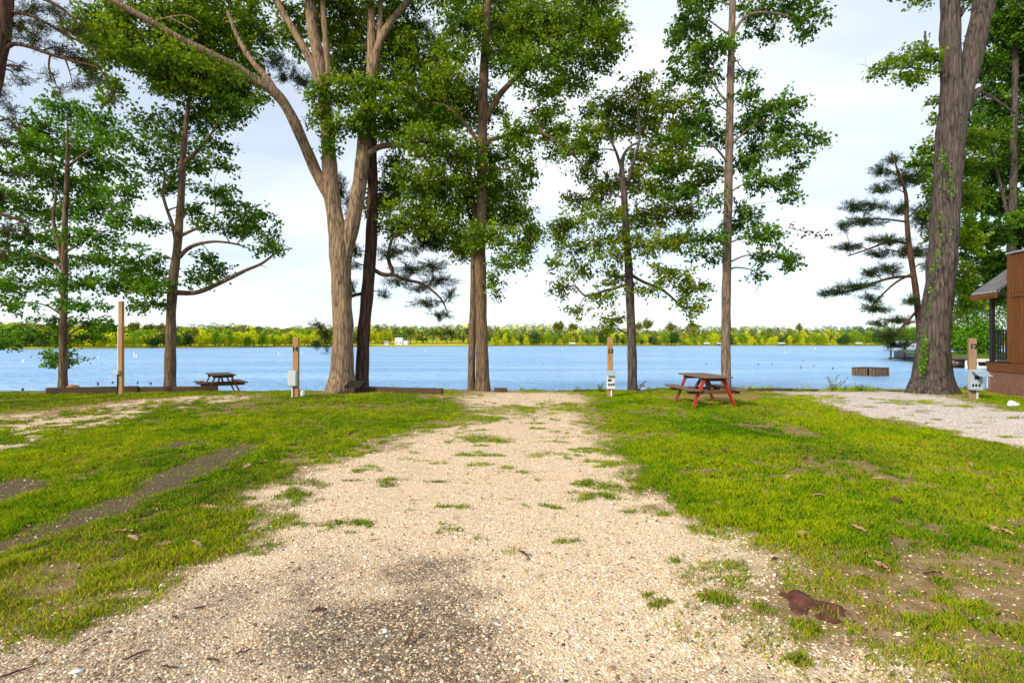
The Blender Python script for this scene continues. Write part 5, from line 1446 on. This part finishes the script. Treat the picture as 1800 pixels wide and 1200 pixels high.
def house(px, off, w, d, h, label, wall, roof, name='house', rz=0.0, wing=None, rh=1.4, cat='house'):
    r = empty(name, far_at(px, off), rz); tag(r, label, cat)
    m = MB(); m.box((0, 0, h / 2 - .3), (w, d, h + .6))
    if wing: m.box((w / 2 + wing[0] / 2 - .05, .5, wing[1] / 2 - .3), (wing[0], d * .8, wing[1] + .6))
    m.build('wall', M[wall], r)
    m = MB(); gable(m, w, d, h + .01, rh)
    if wing: m.box((w / 2 + wing[0] / 2, .5, wing[1] + .12), (wing[0] + .3, d * .85, .2))
    m.build('roof', M[roof], r)
    nw = max(2, int(w / 2.2))
    for fl in range(max(1, int(h / 2.6))):
        for i in range(nw):
            m = MB(); m.box(((i + .5) / nw * w - w / 2, -d / 2 - .02, 1.5 + fl * 2.6), (1.0, .08, 1.2)); m.build('window', M['far_glass'], r)
    return r
house(702, 34, 6.5, 6, 5.0, 'two storey white house with a low wing on the far sunny lawn', 'far_white', 'far_white', wing=(4.6, 3.3), rh=.9)
house(680, 30, 3.6, 4, 2.2, 'small pale shed left of the white house on the far lawn', 'far_white', 'far_grey', 'shed', cat='shed', rh=.8)
house(1153, 24, 7.5, 6, 2.4, 'low brick house with grey roof on the far shore right of post 13', 'far_brick', 'far_grey', rh=1.3)
house(975, 22, 3.5, 4, 2.4, 'tiny white cottage among trees on the far shore left of post 13', 'far_white', 'far_grey', 'cottage', cat='cottage', rh=.9)
house(1288, 22, 6, 5, 2.4, 'low grey house half hidden right of the straight trunk on the far shore', 'far_grey', 'far_grey', rh=.8)
def boathouse(px, off, w, label):
    x, y, _ = far_at(px, off); r = empty('boat_dock', (x, y, WATER)); tag(r, label, 'boat dock', 'roofed boat docks on the far shore')
    for sx in (-1, 1):
        for sy in (-1, 1):
            m = MB(); m.cyl((sx * w * .45, sy * 2, -1), (sx * w * .45, sy * 2, 2.3), .12, n=6); m.build('post', M['far_wood'], r)
    m = MB(); m.box((0, 0, .45), (w, 4.4, .2)); m.build('deck', M['far_wood'], r)
    m = MB(); gable(m, w, 4.4, 2.3, .9); m.build('roof', M['far_white'], r)
    return r
boathouse(1006, -3, 5.5, 'white roofed boat dock on the far shore left of post 13')
boathouse(1242, -3, 5.0, 'white roofed boat dock on the far shore just left of the straight trunk')
boathouse(1263, -4, 3.4, 'small white boat dock almost touching the straight trunk on the far shore')
boathouse(1373, -3, 6.5, 'wide white roofed boat dock on the far shore left of the crib')
boathouse(1508, -3, 6.0, 'pale roofed boat dock before dark trees on the far right shore')

# marker posts and stakes out in the water
def stick(px, py, h, r_, mat, name, label, cat, group):
    Y = (EYE - WATER) * F / (py - HZ)
    m = MB(); m.cyl((0, 0, -.6), (0, 0, h), r_, r_ * .8, 8); m.lump((0, 0, h), (r_ * 1.15, r_ * 1.15, r_ * .8), int(px), 1, .1)
    o = m.build(name, M[mat], None, True); o.location = ((px - 900) / F * Y, Y, WATER); tag(o, label, cat, group)
for px, py, hp in ((41, 637, 5), (75, 632, 4), (173, 630, 4), (218, 629, 5), (236, 628, 7), (240, 628, 5), (490, 624, 5), (531, 622, 4), (748, 618, 3), (860, 617, 3), (988, 614, 2.5), (1433, 614, 3), (1380, 620, 2)):
    Y = (EYE - WATER) * F / (py - HZ); stick(px, py, hp * Y / F, .11, 'white', 'marker_buoy', 'small white marker buoy standing in the lake', 'buoy', 'white buoys out in the lake')
for px, py, hp in ((172, 677, 4), (198, 674, 3), (242, 674, 2.5), (265, 676, 3.5), (173, 685, 3), (40, 687, 4), (1333, 641.5, 2.5), (1357, 641, 2.5), (1408, 647, 3), (1411, 635, 2), (1464, 649, 3), (1431, 644, 1.5), (1241, 640, 2), (955, 640, 1.2)):
    Y = (EYE - WATER) * F / (py - HZ); stick(px, py, hp * Y / F, .06, 'rust', 'dark_stake', 'thin dark stake poking out of the lake', 'stake', 'dark stakes in the lake')

# old wooden crib in the water
p = P(1530, 660, 43.5)
r = empty('timber_crib', (p[0], p[1], WATER), R(25)); tag(r, 'old square timber crib of upright stakes standing in the lake', 'crib')
cw, cd = 2.0, 1.7
m = MB(); m.box((0, 0, .66), (cw + .1, cd + .1, .07), bev=.01); m.build('deck', M['timber'], r)
m = MB()
q = 13
for i in range(q):
    for (x, y) in ((-cw / 2 + cw * i / (q - 1), -cd / 2), (-cw / 2, -cd / 2 + cd * i / (q - 1)), (cw / 2, -cd / 2 + cd * i / (q - 1)), (-cw / 2 + cw * i / (q - 1), cd / 2)):
        if random.random() < .88: m.box((x, y, .16 + random.uniform(-.06, .03)), (.10, .10, .92), (random.uniform(-.05, .05), random.uniform(-.06, .06), random.uniform(-.3, .3)))
m.build('palisade', mat_wood('palisade', (.08, .05, .035), (.28, .19, .13), 'z', 30), r)

# inlet bank on the right with its boathouse, dock and trees
bp = [(1648, 70), (1655, 62), (1700, 59), (1760, 56), (1850, 50), (2100, 44), (2600, 40)]
bx = np.array([(px - 900) / F * Y for px, Y in bp]); by = np.array([Y for px, Y in bp], float)
ti = np.linspace(0, len(bp) - 1, 60); bx = np.interp(ti, np.arange(len(bp)), bx); by = np.interp(ti, np.arange(len(bp)), by)
V = []
for o_, z_ in ((-1.5, -1.0), (0, -.1), (.15, .75), (1.5, .95), (8, 1.2), (16, 1.5), (26, 1.5)):
    for x, y in zip(bx, by): V.append((x + o_ * .45, y + o_, WATER + z_ + random.uniform(-.04, .04)))
idx = np.arange(len(V)).reshape(7, 60)
me = np_mesh('bank', V, np.stack([idx[:-1, :-1], idx[:-1, 1:], idx[1:, 1:], idx[1:, :-1]], -1).reshape(-1, 4), True)
t = NT('bank'); oc = t.coord('Object'); n1 = t.noise(oc, 1.2, 5); sp = t.n('ShaderNodeSeparateXYZ'); t.l(oc, sp.inputs[0])
v_ = t.n('ShaderNodeTexVoronoi'); v_.inputs['Scale'].default_value = 2.2; t.l(oc, v_.inputs['Vector'])
rk = t.ramp(v_.outputs['Distance'], [(.1, (.38, .33, .30)), (.6, (.07, .055, .045))])
c = t.mix(t.ramp(t.math('ADD', sp.outputs[2], 1.2), [(.75, 0.0), (.95, 1.0)]), rk, t.ramp(n1, [(.3, (.05, .10, .012)), (.7, (.12, .17, .02))]))
tag(link('bank', me, t.done(t.principled(c, .95, None, 0, .1))), kind='structure')
def bank_tree(px, Y, hpx, kind, leaf, label):
    me = PR[kind, leaf][rr.randrange(2)]; o = bpy.data.objects.new('inlet_tree', me); COL.objects.link(o)
    h = 7.0 if kind == 'bush' else 12.0; s = hpx * Y / F / h
    o.location = ((px - 900) / F * Y, Y, WATER + 1.3); o.rotation_euler = (0, 0, rr.uniform(0, 6.3)); o.scale = (s * 1.1, s * 1.1, s)
    tag(o, label, 'tree', 'trees on the inlet bank')
def bank_grove(proto, seed, spec, leaf, label):
    """nearer trees need finer leaves than the far-shore ones"""
    for i, (px, Y, hpx, wpx) in enumerate(spec):
        rng = np.random.default_rng(seed + i); h = hpx * Y / F; r_ = wpx / 2 * Y / F; q = 2600
        p = far_crown(rng, h, r_, 'round', q) ; 
        b_ = ((px - 900) / F * Y, Y, WATER + 1.2)
        rt = empty('inlet_tree', b_); tag(rt, label, 'tree', 'trees on the inlet bank')
        Vq = quads(p, rng, .17); k = np.arange(q) * 4
        me = np_mesh('crown', Vq, np.stack([k, k + 1, k + 2, k + 3], -1)); point_attr(me, 'tint', np.repeat(rng.random(q), 4)); link('crown', me, leaf, rt)
        w = Wood(); w.tube(np.array([(0, 0, -.5), (.1, 0, h * .3), (0, .1, h * .65)]), np.array([.2, .15, .06]), 8); link('trunk', w.mesh('trunk'), M['bark_dark'], rt)
bank_grove(None, 200, [(1682, 70, 50, 34), (1700, 67, 46, 30), (1722, 66, 62, 40), (1745, 64, 52, 36)], M['leaf_maple'], 'bright green small tree on the inlet bank behind the dock')
bank_grove(None, 300, [(1660, 82, 110, 60), (1700, 80, 130, 70), (1740, 78, 150, 80), (1790, 76, 140, 80), (1840, 74, 150, 80)], M['leaf_oak_deep'], 'tall dark tree at the back of the inlet bank')
bank_grove(None, 400, [(1560, 170, 34, 40), (1590, 150, 38, 40), (1615, 130, 40, 40), (1640, 110, 46, 44)], M['leaf_oak_deep'], 'dark tree on the inlet point behind the white roofed boathouse')
# boathouse
p = P(1612, 632, 84)
r = empty('boathouse', (p[0], p[1], WATER), R(-12)); tag(r, 'white roofed boathouse on posts half hidden by the huge dark trunk', 'boathouse')
for sx in (-1, -.3, .4, 1):
    for sy in (-1, 1):
        m = MB(); m.box((sx * 2.8, sy * 2.2, .7), (.18, .18, 2.6)); m.build('post', M['far_wood'], r)
m = MB(); m.box((0, 0, .25), (6.2, 4.8, .18)); m.build('deck', M['timber'], r)
m = MB(); m.box((.2, 2.05, 1.0), (5.2, .08, 1.3)); m.build('siding', M['far_white'], r)
m = MB(); gable(m, 6.0, 4.8, 1.95, 1.0, .35); m.build('roof', M['far_white'], r)
m = MB(); m.lump((.2, -.4, .62), (2.0, .8, .38), 5, 3, .05)
o = m.build('covered_boat', M['white'], None, True); o.location = (p[0] + .2, p[1] - .2, WATER + .05); tag(o, 'white covered boat berthed inside the white roofed boathouse', 'boat')
# flat roofed dock
p = P(1694, 645, 57.5)
r = empty('flat_roof_dock', (p[0], p[1], WATER), R(4)); tag(r, 'low dock with dark flat roof on white posts across the inlet', 'dock')
m = MB(); m.box((0, 0, .98), (4.4, 3.0, .12)); m.poly([(-1.9, -1.45, .92), (-1.0, -1.45, .92), (.6, -1.45, .62), (2.1, -1.45, .92)], (0, 2.6, 0)); m.build('roof', M['timber'], r)
for x in (-1.05, 1.9):
    m = MB(); m.cyl((x, -1.3, -.6), (x, -1.3, .9), .10, n=10); m.build('post', M['white'], r)
m = MB(); m.box((.2, .6, .12), (4.2, 1.6, .10));
for k in range(12): m.box((-1.9 + k * .35, -.2, -.05), (.08, .08, .5))
m.build('deck', M['timber'], r)
p = P(1726, 645, 55.5)
r = empty('pontoon_boat', (p[0], p[1], WATER)); tag(r, 'boat with a cream canopy moored between post 12 and the cabin', 'boat')
m = MB(); m.poly([(-1.1, -.8, .75), (1.0, -.8, .75), (.8, -.5, 1.05), (-.5, -.5, 1.05)], (0, 1.3, 0)); m.build('canopy', mat_simple('canvas', (.62, .56, .44), (.74, .68, .55), 6, .8, .05), r)
for x in (-.9, .8):
    m = MB(); m.cyl((x, -.5, .2), (x, -.5, .8), .05, n=8); m.build('post', M['white'], r)
m = MB(); m.box((0, 0, .12), (2.4, 1.5, .35), bev=.1); m.build('hull', M['white'], r)
